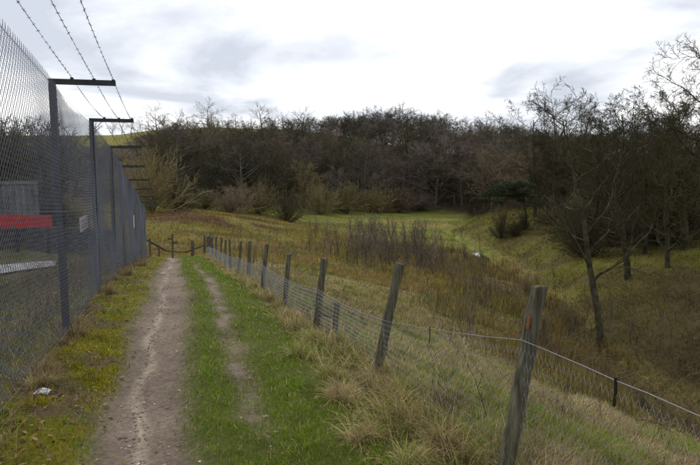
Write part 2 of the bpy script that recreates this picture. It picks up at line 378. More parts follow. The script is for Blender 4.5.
# ------------------------------------------------------------------ the ground: one sheet to the horizon
def build_ground():
    na = 470
    th = np.concatenate([np.linspace(-0.72, 0.72, na), np.linspace(0.72, 2 * np.pi - 0.72, 60)[1:-1]])
    rr = np.concatenate([[0.4, 1.0, 1.6], np.exp(np.linspace(math.log(2.2), math.log(300), 420)), [340, 400, 500, 700, 1000, 1500, 2200]])
    T, RR = np.meshgrid(th, rr)
    X, Y = np.sin(T) * RR, np.cos(T) * RR
    Z = H(X, Y); C = ground_colour(X, Y)
    n, m = X.shape
    V = np.stack([X, Y, Z], -1).reshape(-1, 3); C = C.reshape(-1, 3)
    V = np.vstack([V, [[0, 0, Hs(0, 0)]]]); C = np.vstack([C, C[:1]])
    i = np.arange(n - 1)[:, None]; j = np.arange(m)[None]; jn = (j + 1) % m
    F = np.stack([i * m + j, i * m + jn, (i + 1) * m + jn, (i + 1) * m + j], -1).reshape(-1, 4)[:, ::-1]
    c0 = len(V) - 1; jj = np.arange(m)
    F3 = np.stack([np.full(m, c0), (jj + 1) % m, jj], 1)
    m_, nn, l, b = mat_new('earth_and_turf')
    a = nn.new('ShaderNodeVertexColor'); a.layer_name = 'col'
    t = nn.new('ShaderNodeTexCoord')
    def noise(sc, d=6):
        x = nn.new('ShaderNodeTexNoise'); x.inputs['Scale'].default_value = sc; x.inputs['Detail'].default_value = d
        x.inputs['Roughness'].default_value = 0.7; l.new(t.outputs['Object'], x.inputs['Vector']); return x
    n1, n2 = noise(1.1), noise(26, 8)
    mr = nn.new('ShaderNodeMapRange'); l.new(n1.outputs[0], mr.inputs[0]); mr.inputs[1].default_value = .3; mr.inputs[2].default_value = .7; mr.inputs[3].default_value = .72; mr.inputs[4].default_value = 1.25
    mr2 = nn.new('ShaderNodeMapRange'); l.new(n2.outputs[0], mr2.inputs[0]); mr2.inputs[1].default_value = .3; mr2.inputs[2].default_value = .7; mr2.inputs[3].default_value = .6; mr2.inputs[4].default_value = 1.4
    mm = nn.new('ShaderNodeMath'); mm.operation = 'MULTIPLY'; l.new(mr.outputs[0], mm.inputs[0]); l.new(mr2.outputs[0], mm.inputs[1])
    mu = nn.new('ShaderNodeVectorMath'); mu.operation = 'SCALE'; l.new(a.outputs[0], mu.inputs[0]); l.new(mm.outputs[0], mu.inputs['Scale'])
    l.new(mu.outputs[0], b.inputs['Base Color']); b.inputs['Roughness'].default_value = 0.95; b.inputs['Specular IOR Level'].default_value = 0.1
    bp = nn.new('ShaderNodeBump'); bp.inputs['Strength'].default_value = 0.9; bp.inputs['Distance'].default_value = 0.035
    l.new(n2.outputs[0], bp.inputs['Height']); l.new(bp.outputs[0], b.inputs['Normal'])
    o = mesh_np('ground', V, [F, F3], m_, smooth_shade=True, cols=C)
    tag(o, 'worn earth path, grassy banks and valley floor rising to the far hill', None, None, 'structure')
build_ground()

def build_stream():
    Y = np.linspace(-20, 100, 160); X = stream_x(Y); pool = np.exp(-((Y - 68) / 4.0) ** 2); Z = floorz(Y) - 0.72
    V = np.concatenate([np.stack([X - 0.5 - 0.6 * pool, Y, Z], 1), np.stack([X + 0.5 + 0.2 * pool, Y, Z], 1)])
    n = len(Y); i = np.arange(n - 1)
    F = np.stack([i, i + n, i + n + 1, i + 1], 1)
    m, nn, l, b = mat_new('stream_water')
    b.inputs['Base Color'].default_value = (0.02, 0.022, 0.018, 1); b.inputs['Roughness'].default_value = 0.12; b.inputs['Specular IOR Level'].default_value = 0.8
    w = nn.new('ShaderNodeTexNoise'); w.inputs['Scale'].default_value = 3; t = nn.new('ShaderNodeTexCoord'); l.new(t.outputs['Object'], w.inputs['Vector'])
    bp = nn.new('ShaderNodeBump'); bp.inputs['Strength'].default_value = 0.04; l.new(w.outputs[0], bp.inputs['Height']); l.new(bp.outputs[0], b.inputs['Normal'])
    o = mesh_np('water', V, F, m); tag(o, 'narrow stream along the valley floor reflecting the sky', None, None, 'structure')
build_stream()
def build_glint():  # raised sheet, the water's bright reflection painted into its colour
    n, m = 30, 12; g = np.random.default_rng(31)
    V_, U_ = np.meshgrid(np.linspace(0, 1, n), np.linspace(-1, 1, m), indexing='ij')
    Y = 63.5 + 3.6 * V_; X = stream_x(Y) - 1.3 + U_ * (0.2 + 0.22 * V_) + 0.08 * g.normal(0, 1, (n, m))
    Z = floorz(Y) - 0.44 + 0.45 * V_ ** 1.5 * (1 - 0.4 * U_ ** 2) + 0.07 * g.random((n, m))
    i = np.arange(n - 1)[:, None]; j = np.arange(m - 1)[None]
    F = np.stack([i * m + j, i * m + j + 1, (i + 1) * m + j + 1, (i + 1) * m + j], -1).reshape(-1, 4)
    o = mesh_np('glint', np.stack([X, Y, Z], -1).reshape(-1, 3), F, M_GLINT, smooth_shade=True); tag(o, 'raised white sheet on the stream below the pine, painted as its bright glint', None, None, 'stuff')
build_glint()

# ------------------------------------------------------------------ grass and other ground cover
def blades(P, h, w, yaw, lean, curl, col, segs=2):
    """P (N,3); each blade a tapering bent strip"""
    n = len(P); ld = np.stack([np.cos(yaw), np.sin(yaw), 0 * yaw], 1)
    wd = np.stack([-np.sin(yaw + rng.normal(0, .8, n)), np.cos(yaw), 0 * yaw], 1) ; wd /= np.linalg.norm(wd, axis=1, keepdims=True)
    V = []; pos = P.copy(); a = lean.copy()
    rows = []
    for k in range(segs + 1):
        wk = w * (1 - 0.85 * (k / segs) ** 1.5)
        if k < segs: rows += [pos - wd * wk[:, None] / 2, pos + wd * wk[:, None] / 2]
        else: rows += [pos]
        pos = pos + (ld * np.sin(a)[:, None] + np.array([0, 0, 1.]) * np.cos(a)[:, None]) * (h / segs)[:, None]
        a = a + curl / segs
    V = np.stack(rows, 1); kk = V.shape[1]
    b = (np.arange(n) * kk)[:, None]
    tris = []
    for k in range(segs - 1):
        tris += [[2 * k, 2 * k + 1, 2 * k + 3], [2 * k, 2 * k + 3, 2 * k + 2]]
    tris += [[2 * segs - 2, 2 * segs - 1, 2 * segs]]
    F = (b[:, :, None] + np.array(tris)[None]).reshape(-1, 3)
    C = np.repeat(col[:, None, :], kk, 1).reshape(-1, 3)
    return V.reshape(-1, 3), F, C
def pal(n, cols, p=None, jit=0.18):
    c = np.array(cols)[rng.choice(len(cols), n, p=p)]
    return c * (1 + rng.normal(0, jit, (n, 1))).clip(0.4, 1.7)

GREEN = [(0.12, 0.19, 0.026), (0.155, 0.225, 0.04), (0.09, 0.14, 0.024), (0.22, 0.215, 0.06)]
STRAW = [(0.40, 0.33, 0.18), (0.31, 0.25, 0.14), (0.48, 0.41, 0.25), (0.19, 0.145, 0.08)]
DEAD = [(0.24, 0.195, 0.115), (0.18, 0.14, 0.08), (0.31, 0.26, 0.165), (0.11, 0.08, 0.045)]
MOSS = [(0.29, 0.265, 0.035), (0.21, 0.20, 0.03), (0.14, 0.155, 0.03), (0.30, 0.24, 0.06)]

def scatter(n, rmin, rmax, amax=0.72):
    a = rng.uniform(-amax, amax, n); r = np.exp(rng.uniform(math.log(rmin), math.log(rmax), n))
    return np.sin(a) * r, np.cos(a) * r
def lay_blades(name, label, X, Y, h, lean, curl, col, wmin=0.003, wk=0.0011, segs=2, yaw=None):
    n = len(X); Z = H(X, Y); rad = np.hypot(X, Y)
    w = np.maximum(wmin, wk * rad) * rng.uniform(0.7, 1.3, n)
    yaw = rng.uniform(0, 2 * np.pi, n) if yaw is None else yaw
    V, F, C = blades(np.stack([X, Y, Z - 0.004], 1), h, w, yaw, lean, curl, col, segs)
    o = mesh_np(name, V, F, M_BLADE, cols=C); tag(o, label, None, None, 'stuff'); return o

def ground_cover():
    # green turf on the path
    X, Y = scatter(330000, 2.4, 34); s, q, qq, rad, r, soil, soil3, left, n1, onp = cover(X, Y)
    dens = (1 - np.clip(soil * 1.15, 0, 1)) * onp * smooth(-0.5, -0.36, qq) * smooth(1.6, 1.1, qq)
    dens = np.maximum(dens, onp * smooth(-1.5, -1.2, q) * smooth(-0.35, -0.55, qq) * smooth(0.45, 0.6, fbm(X * 2.3, Y * 2.3, 81, 3)) * 0.5)
    dens = dens * (0.35 + 0.65 * smooth(0.3, 0.55, fbm(X * 4, Y * 4, 83, 3)))
    k = rng.random(len(X)) < dens; X, Y, q = X[k], Y[k], q[k]; n = len(X); rad = np.hypot(X, Y)
    side = smooth(0.9, 1.4, q)
    h = rng.uniform(0.02, 0.055, n) * (1 + 0.8 * side) * (0.6 + 0.8 * fbm(X * 3, Y * 3, 87, 2))
    col = pal(n, GREEN, [.4, .3, .2, .1])
    dry = rng.random(n) < 0.12 + 0.35 * side; col[dry] = pal(int(dry.sum()), STRAW)
    lay_blades('path_grass', 'short green grass between and beside the ruts of the path', X, Y, h, rng.uniform(0.1, 0.9, n), rng.uniform(0.2, 1.1, n), col, 0.003, 0.0010)
    # moss and dry grass by the mesh fence
    X, Y = np.concatenate([scatter(380000, 2.4, 32), scatter(330000, 2.4, 7)], 1); s, q, qq, rad, r, soil, soil3, left, n1, onp = cover(X, Y)
    dens = left * onp * (1 - soil3) * (0.15 + 0.85 * smooth(0.38, 0.56, fbm(X * 1.6, Y * 1.6, 101, 3)))
    k = rng.random(len(X)) < dens; X, Y, q = X[k], Y[k], q[k]; n = len(X)
    col = pal(n, MOSS, [.35, .3, .2, .15])
    gr = fbm(X * 1.3, Y * 1.3, 103, 3) > 0.55; col[gr] = pal(int(gr.sum()), GREEN)
    br = rng.random(n) < 0.16; col[br] = pal(int(br.sum()), DEAD)
    lay_blades('moss', 'yellow green moss mats along the foot of the mesh fence', X, Y, rng.uniform(0.012, 0.05, n) * (0.4 + 1.2 * fbm(X * 5, Y * 5, 107, 2)), rng.uniform(0.2, 1.3, n), rng.uniform(0.1, 0.8, n), col, 0.004, 0.0012)
    X, Y = scatter(90000, 2.2, 30, 0.8); s, q = sq(X, Y)
    qf = -1.12 - 0.004 * s
    dens = np.exp(-((q - qf - 0.02) / 0.16) ** 2) * (0.3 + 0.7 * smooth(0.4, 0.6, fbm(X * 1.7, Y * 1.7, 111, 3))) * smooth(27, 25, s)
    k = rng.random(len(X)) < dens; X, Y = X[k], Y[k]; n = len(X)
    lay_blades('fence_foot_grass', 'dry straw grass tangled at the foot of the mesh fence', X, Y, rng.uniform(0.08, 0.34, n) * rng.uniform(0.4, 1, n), rng.uniform(0.1, 1.2, n), rng.uniform(0.2, 1.4, n), pal(n, DEAD + STRAW[:1]), 0.0028, 0.0009, 3)
    # yard turf behind the fence
    X, Y = scatter(120000, 3, 30, 0.85); s, q = sq(X, Y)
    k = (q < -1.3) & (q > -9) & (s < 34) & ~((q < -4.3) & (q > -5.3)); X, Y = X[k], Y[k]; n = len(X)
    col = pal(n, [(0.05, 0.07, 0.02), (0.075, 0.08, 0.03), (0.11, 0.09, 0.05)])
    lay_blades('yard_grass', 'rough grass inside the fenced yard', X, Y, rng.uniform(0.03, 0.12, n), rng.uniform(0.1, 1, n), rng.uniform(0.2, 1.1, n), col)
    # dead grass on the bank below the netting fence
    X, Y = scatter(330000, 2.2, 40, 0.72); s, q, qq, rad, r, soil, soil3, left, n1, onp = cover(X, Y)
    low = H(X, Y, False) - floorz(Y)
    clump = fbm(X * 1.8, Y * 1.8, 121, 3)
    dens = smooth(1.35, 1.75, q) * smooth(0.4, 1.5, low) * (r < -0.5) * (0.35 + 0.65 * smooth(0.35, 0.6, clump))
    k = rng.random(len(X)) < dens; X, Y, clump = X[k], Y[k], clump[k]; n = len(X)
    col = pal(n, DEAD, [.35, .3, .2, .15])
    pale = (fbm(X * 0.9, Y * 0.9, 127, 3) > 0.56) & (rng.random(n) < 0.6); col[pale] = pal(int(pale.sum()), STRAW)
    grn = (fbm(X * 0.8, Y * 0.8, 123, 3) > 0.55) & (rng.random(n) < 0.55); col[grn] = pal(int(grn.sum()), GREEN)
    lay_blades('bank_grass', 'matted dead grass on the bank below the netting fence', X, Y, rng.uniform(0.06, 0.30, n) * (0.15 + 1.7 * clump ** 1.5), rng.uniform(0.2, 1.25, n), rng.uniform(0.2, 1.3, n), col, 0.003, 0.0011,
               yaw=np.where(rng.random(n) < 0.5, rng.normal(0.3, 0.8, n), rng.uniform(0, 6.28, n)))
    X, Y = scatter(260000, 2.2, 30, 0.72); s, q = sq(X, Y)
    edge = 1.30 + 0.22 * (fbm(s * 1.1, 0 * s, 171, 3) - 0.5) * 2
    cl = fbm(X * 3.1, Y * 3.1, 173, 3)
    dens = np.exp(-((q - edge - 0.10) / 0.20) ** 2) * smooth(0.36, 0.56, cl) * smooth(30, 27, s)
    k = rng.random(len(X)) < dens; X, Y, cl = X[k], Y[k], cl[k]; n = len(X)
    col = pal(n, STRAW, [.35, .3, .15, .2]); gk = rng.random(n) < .22; col[gk] = pal(int(gk.sum()), GREEN)
    lay_blades('verge_grass', 'long straw grass fringe along the foot of the netting fence', X, Y, rng.uniform(.07, .27, n) * (.3 + 1.3 * cl), rng.uniform(.1, 1.2, n), rng.uniform(.4, 1.8, n), col, .0032, .0010, 3,
               yaw=np.where(rng.random(n) < .6, rng.normal(3.4, .9, n), rng.uniform(0, 6.28, n)))
    # marsh vegetation, rust and gold
    X, Y = scatter(300000, 14, 80, 0.5); r = X - stream_x(Y); low = H(X, Y, False) - floorz(Y); rad = np.hypot(X, Y)
    dens = smooth(3.4, 0.8, low) * smooth(-32, -16, r) * (r < 1.0) * smooth(70, 62, Y) * (1 - np.exp(-(((Y - 64) / 6) ** 2 + ((r + 1) / 3.0) ** 2) ** 2)) * (0.12 + 0.88 * smooth(0.42, 0.58, fbm(X / 1.6, Y / 1.6, 131, 3)))
    k = rng.random(len(X)) < dens; X, Y = X[k], Y[k]; n = len(X)
    col = pal(n, [(0.20, 0.16, 0.06), (0.13, 0.10, 0.042), (0.28, 0.235, 0.10), (0.085, 0.066, 0.038)])
    rd = fbm(X / 5, Y / 5, 133, 3) > 0.54; col[rd] = pal(int(rd.sum()), [(0.135, 0.105, 0.066), (0.095, 0.073, 0.05), (0.19, 0.15, 0.09)])
    hh = rng.uniform(0.25, 1.0, n) * (0.5 + 0.9 * fbm(X / 2, Y / 2, 137, 3))
    lay_blades('marsh_reeds', 'rust and gold reeds and bracken covering the marshy valley floor', X, Y, hh, rng.uniform(0.0, 0.7, n), rng.uniform(0.1, 1.2, n), col, 0.006, 0.0009, 1)
    # rough meadow beyond the stile and on the mound
    X, Y = scatter(330000, 28, 150, 0.62); r = X - stream_x(Y); s, q = sq(X, Y); low = H(X, Y, False) - floorz(Y); rad = np.hypot(X, Y)
    far = smooth(70, 85, rad)
    dens = np.where(s > 31, 1.0, smooth(1.6, 3, q)) * (r < -1) * np.maximum(smooth(1.5, 2.5, low), far) * (0.3 + 0.7 * smooth(0.4, 0.6, fbm(X / 3, Y / 3, 141, 3)))
    k = (rng.random(len(X)) < np.where((rad > 90) & (r > -1), .6, dens)) & (q > -14); X, Y = X[k], Y[k]; n = len(X); rad = np.hypot(X, Y)
    base = ground_colour(X, Y)
    col = base * rng.uniform(1.0, 2.1, (n, 1)); col[rng.random(n) < 0.22] *= np.array((1.2, 0.85, 0.7))
    lay_blades('meadow_grass', 'rough straw and green meadow beyond the path', X, Y, rng.uniform(0.1, 0.4, n) * smooth(170, 60, rad).clip(0.3, 1), rng.uniform(0.2, 1.1, n), rng.uniform(0.2, 1.1, n), col, 0.006, 0.0011, 1)
    # opposite bank
    X, Y = scatter(420000, 14, 130, 0.72); r = X - stream_x(Y)
    dens = (r > 0.4) * (0.3 + 0.7 * smooth(0.4, 0.6, fbm(X / 2, Y / 2, 151, 3)))
    k = rng.random(len(X)) < dens; X, Y = X[k], Y[k]; n = len(X)
    col = ground_colour(X, Y) * rng.uniform(1.0, 2.1, (n, 1))
    lay_blades('opposite_bank_grass', 'mossy rough grass on the bank across the stream', X, Y, rng.uniform(0.08, 0.4, n), rng.uniform(0.2, 1.2, n), rng.uniform(0.2, 1.1, n), col, 0.005, 0.0011, 1)
ground_cover()

def leaf_litter():
    g = np.random.default_rng(77); n = 2600
    s = 2.4 + 22 * g.random(n) ** 1.8; q = np.where(g.random(n) < .7, -1.12 + np.abs(g.normal(0, .3, n)), g.uniform(.9, 1.7, n)); X, Y = xy(s, q); Z = H(X, Y) + g.uniform(.004, .022, n)
    a = g.uniform(0, 6.28, n); L = g.uniform(.010, .026, n); W = L * g.uniform(.35, .6, n); t = g.uniform(-.5, .5, (n, 2))
    d = np.stack([np.cos(a), np.sin(a), t[:, 0]], 1); e_ = np.stack([-np.sin(a), np.cos(a), t[:, 1]], 1); c = np.stack([X, Y, Z], 1)
    V = np.stack([c - d * L[:, None], c + e_ * W[:, None] - [0, 0, .003], c + d * L[:, None], c - e_ * W[:, None] + [0, 0, .004]], 1)
    b = (np.arange(n) * 4)[:, None]; F = np.concatenate([b + [0, 1, 3], b + [1, 2, 3]])
    col = pal(n, [(.16, .10, .05), (.22, .15, .08), (.09, .06, .035), (.28, .21, .13)])
    o = mesh_np('leaf_litter', V.reshape(-1, 3), F, M_BLADE, cols=np.repeat(col, 4, 0)); tag(o, 'brown dead leaves scattered over the moss and verges', None, None, 'stuff')
leaf_litter()
def pebbles():
    n = 4200
    s = rng.uniform(2.5, 22, n) ** 1.0; s = 2.4 + (s - 2.4) * rng.random(n)
    strip = rng.random(n) < 0.5
    q = np.where(strip, -0.27 + rng.normal(0, 0.035, n), rng.uniform(-0.62, 0.08, n))
    q = np.where(rng.random(n) < 0.12, rng.uniform(0.38, 0.6, n), q)
    q = q - 0.22 * (vnoise(s * 0.5, 0 * s, 31) - 0.5); X, Y = xy(s, q); Z = H(X, Y)
    ico = np.array([[0, 0, 1], [.9, 0, .4], [.28, .85, .45], [-.72, .53, .4], [-.72, -.53, .4], [.28, -.85, .45], [0, 0, -.4]])
    tr = np.array([[0, 1, 2], [0, 2, 3], [0, 3, 4], [0, 4, 5], [0, 5, 1], [6, 2, 1], [6, 3, 2], [6, 4, 3], [6, 5, 4], [6, 1, 5]])
    size = 0.003 + 0.011 * rng.random(n) ** 4
    sc = size[:, None, None] * rng.uniform(0.6, 1.5, (n, 1, 3)) * np.array([1, 1, 0.6])
    yaw = rng.uniform(0, 6.28, n); c, d = np.cos(yaw), np.sin(yaw)
    V = ico[None] * sc + rng.normal(0, 0.12, (n, 7, 3)) * size[:, None, None]
    V = np.stack([V[..., 0] * c[:, None] - V[..., 1] * d[:, None], V[..., 0] * d[:, None] + V[..., 1] * c[:, None], V[..., 2]], -1)
    V = V + np.stack([X, Y, Z], 1)[:, None]
    F = (np.arange(n) * 7)[:, None, None] + tr[None]
    col = pal(n, [(0.29, 0.24, 0.19), (0.20, 0.16, 0.135), (0.36, 0.32, 0.28), (0.15, 0.12, 0.1)], [.25, .4, .1, .25])
    o = mesh_np('pebbles', V.reshape(-1, 3), F.reshape(-1, 3), M_STONE, cols=np.repeat(col, 7, 0))
    tag(o, 'small pale stones and grit scattered along the left rut', None, None, 'stuff')
pebbles()

# ------------------------------------------------------------------ tall mesh security fence, left
FENCE_H = 2.38
def fence_xy(t):                                  # t counts posts; post one stands at t = 0
    Y = 5.2 + (2.55 if t >= 0 else 3.05) * t; X = -2.78 - 0.338 * (Y - 5.2)
    return X, Y
def fence_z(t):
    X, Y = fence_xy(t); s, q = sq(X, Y)
    return float(pathz(np.array([s]))[0]) + 0.08 + 0.15 * min(1.0, max(0.0, -t))
def build_security_fence():
    x0, y0 = fence_xy(-1)
    root = thing('security_fence', 'tall blue grey chain link fence topped with barbed wire', 'fence', (0, 0, 0))
    fx, fy = fence_xy(1)[0] - fence_xy(0)[0], 2.55
    L = math.hypot(fx, fy); D = np.array([fx / L, fy / L, 0]); N = np.array([D[1], -D[0], 0]); U = np.array([0, 0, 1.])
    T0, T1 = -1, 8
    for t in range(T0, T1 + 1):
        x, y = fence_xy(t); z = fence_z(t); B = np.array([x, y, z])
        lean = N * (0.0 if t == 0 else random.uniform(-0.012, 0.012)) + D * random.uniform(-0.01, 0.01)
        top = B + U * FENCE_H + lean * FENCE_H
        pv = [box_arrays((B + top) / 2 - U * 0.2, N * 0.028, D * 0.028, (top - B) / 2 + U * 0.2)]
        p = mesh_np('post', *merge(pv), M_FPOST, root)
        a0 = top - N * 0.028 + U * 0.02; a1 = top + N * 0.55 + U * (0.025 + random.uniform(-.012, .012))
        ad = (a1 - a0); al = np.linalg.norm(ad); ad /= al; au = np.cross(D, ad); au *= np.sign(au[2])
        av = [box_arrays((a0 + a1) / 2, ad * al / 2, D * 0.02, au * 0.024)]
        arm = mesh_np('arm', *merge(av), M_FPOST, p)
        for k in (0.17, 0.36, 0.53):
            c = top + N * k + U * 0.052
            mesh_np('wire_clip', *box_arrays(c, N * 0.013, D * 0.022, U * 0.012), M_FPOST, arm)
    # chain link, one panel to each bay
    pitch = 0.056
    for t in range(T0, T1):
        xa, ya = fence_xy(t); xb, yb = fence_xy(t + 1); za, zb = fence_z(t), fence_z(t + 1)
        A = np.array([xa, ya, za]); Bv = np.array([xb, yb, zb])
        nW = int(np.linalg.norm(Bv[:2] - A[:2]) / pitch); rows = int((FENCE_H - 0.04) / (pitch * 0.62))
        i = np.arange(nW + 1)[:, None]; j = np.arange(rows + 1)[None]
        # each wire zigzags between its neighbours
        uu = (i + 0.5 * (j % 2)) / nW; uu = np.clip(uu, 0, 1)
        zz_ = 0.02 + j * pitch * 0.62 + 0 * i
        def pos(u, z, side):
            P = A[None, None] * (1 - u[..., None]) + Bv[None, None] * u[..., None]
            bow = 0.05 * np.sin(np.pi * u) * np.sin(z * 1.9 + t * 2.1) + 0.012 * (vnoise(u * 5 + t * 9, z * 2.5, 13) - 0.5)
            return P + N * (0.034 + bow + side)[..., None] + U * (z - z / FENCE_H * (0.035 * np.sin(np.pi * u) * (1 + 0.5 * math.sin(t * 3.3)) + 0.012 * (vnoise(u * 6 + t * 5, 0 * u, 23) - 0.5)))[..., None]
        Pf = pos(uu, zz_, 0.0018 * np.where(j % 2, 1, -1) + 0 * uu)
        uu2 = np.clip((i + 1 - 0.5 * (j % 2)) / nW, 0, 1)
        Pb = pos(uu2, zz_, -0.0018 * np.where(j % 2, 1, -1) + 0 * uu)
        parts = []
        for Pk in (Pf, Pb):
            parts.append(tube_arrays(Pk[:, :-1].reshape(-1, 3), Pk[:, 1:].reshape(-1, 3), 0.0016, 0.0016, 3))
        # twisted ends standing up at the top
        e0 = Pf[:, -1]; e1 = e0 + U * 0.035 + D * rng.normal(0, 0.006, (len(e0), 1))
        parts.append(tube_arrays(e0, e1, 0.003, 0.0015, 3))
        mesh_np('chain_link_panel', *merge(parts), M_FENCE, root)
        for zl in (0.04, 1.18, FENCE_H - 0.06):
            us = np.linspace(0, 1, 7)
            pts = A[None] * (1 - us[:, None]) + Bv[None] * us[:, None] + N * 0.04 + U * (zl - 0.006 * np.sin(np.pi * us))[:, None]
            mesh_np('line_wire', *polytube(pts, 0.0022, 4, False), M_FENCE, root)
    # barbed wire on the arms
    for w, k in enumerate((0.17, 0.36, 0.53)):
        segs0, segs1, rad = [], [], []
        for t in range(T0, T1):
            A = np.array([*fence_xy(t), fence_z(t) + FENCE_H]) + N * k + U * 0.066
            Bv = np.array([*fence_xy(t + 1), fence_z(t + 1) + FENCE_H]) + N * k + U * 0.066
            us = np.linspace(0, 1, 80); sag = random.uniform(0.012, 0.035)
            P = A * (1 - us[:, None]) + Bv * us[:, None] - U * (sag * 4 * us * (1 - us))[:, None]
            ph = us * L / 0.07 * 2 * np.pi
            for o in (0, np.pi):
                Q = P + N * (0.0028 * np.cos(ph + o))[:, None] + U * (0.0028 * np.sin(ph + o))[:, None]
                segs0.append(Q[:-1]); segs1.append(Q[1:]); rad.append(np.full(len(Q) - 1, 0.0013))
            nb = int(L / 0.11)
            for b in range(nb):
                c = A + (Bv - A) * ((b + 0.5) / nb) - U * (sag * 4 * ((b + .5) / nb) * (1 - (b + .5) / nb))
                for _ in range(2):
                    a = random.uniform(0, 6.28); v = (N * math.cos(a) + U * math.sin(a)) * 0.013 + D * random.uniform(-.008, .008)
                    segs0.append((c - v)[None]); segs1.append((c + v)[None]); rad.append(np.array([0.0011]))
                segs0.append((c - D * 0.009)[None]); segs1.append((c + D * 0.009)[None]); rad.append(np.array([0.0032]))
        rr = np.concatenate(rad)
        mesh_np('barbed_wire', *tube_arrays(np.concatenate(segs0), np.concatenate(segs1), rr, rr, 4), M_BARB, root)
    return N, D
FN, FD = build_security_fence()

def fence_sign(name, label, t, h, w, hh, mats):
    x, y = fence_xy(t); B = Vector((x, y, fence_z(t))); N = Vector(FN); D = Vector(FD)
    r = thing(name, label, 'sign', B + N * 0.05 + Vector((0, 0, h)))
    m4 = lambda c: np.array(c)
    mesh_np('board', *box_arrays((0, 0, 0), FD * w / 2, FN * 0.003, np.array([0, 0, hh / 2])), mats[0], r)
    if len(mats) > 1:
        for k in (0.22, -0.05, -0.25):
            mesh_np('printed_line', *box_arrays(FN * 0.0045 + np.array([0, 0, k * hh]), FD * w * 0.36, FN * 0.001, np.array([0, 0, hh * 0.055])), mats[1], r)
fence_sign('warning_sign', 'small pale faded sign wired to the mesh fence past its first post', 0.45, 1.0, 0.62, 0.16, [M_SIGN, M_SIGNR])
fence_sign('notice_plate', 'narrow white upright plate on the far end of the mesh fence', 4.3, 1.25, 0.45, 0.36, [M_SIGN])

# ------------------------------------------------------------------ post and netting fence, right
NET_H = 0.5
FQ = 1.5
def rail_pt(s, q=FQ):
    x, y = xy(s, q); return np.array([x, y, Hs(x, y)])
def wood_post(B, top, r, parent, name='post', seed=0, k=10):
    n = 9; rs = np.random.default_rng(seed); r = r * 0.9
    B = np.asarray(B, float); top = np.asarray(top, float)
    ax = (top - B) / np.linalg.norm(top - B); a = np.cross(ax, [0, 1, 0]); a /= np.linalg.norm(a); b = np.cross(ax, a)
    th = np.arange(k) * 2 * np.pi / k + 0.3
    shape = 1 + 0.10 * rs.normal(0, 1, k).clip(-1.3, 1.3)
    V = []
    for i in range(n):
        t = i / (n - 1); c = (B - ax * 0.25) * (1 - t) + top * t + (a * rs.normal() + b * rs.normal()) * 0.0025
        rr = r * (1.04 - 0.06 * t) * shape * (1 + 0.02 * rs.normal(0, 1, k))
        V.append(c + (a[None] * np.cos(th)[:, None] + b[None] * np.sin(th)[:, None]) * rr[:, None])
    tilt = (rs.normal(0, 0.18) * np.cos(th) + rs.normal(0, 0.18) * np.sin(th)) * r
    V[-1] = V[-1] + ax * tilt[:, None]
    V.append(V[-1] * 0.8 + V[-1].mean(0) * 0.2 + ax * 0.006)
    m = len(V); V = np.concatenate(V)
    i = np.arange(k); j = (i + 1) % k
    F = np.concatenate([np.stack([q * k + i, q * k + j, (q + 1) * k + j, (q + 1) * k + i], 1) for q in range(m - 1)])
    return mesh_np(name, V, [F, np.array([(m - 1) * k + i])], M_WOOD, parent)
POSTS = [(0.2, 1.1, 0.09, .04), (2.2, 0.985, 0.155, .041), (4.0, .90, 0.215, .042), (5.95, .83, 0.13, .042), (7.9, .82, 0.10, .040), (10.1, .85, 0.12, .042),
         (12.2, .92, 0.06, .04), (14.2, .9, 0.10, .042), (16.3, .95, -.02, .04), (18.3, .9, 0.05, .042), (20.4, .95, 0.08, .04),
         (22.5, .95, 0.02, .045), (24.6, .92, -.05, .04), (26.8, 1.0, 0.05, .045), (28.8, 1.0, 0.0, .05)]
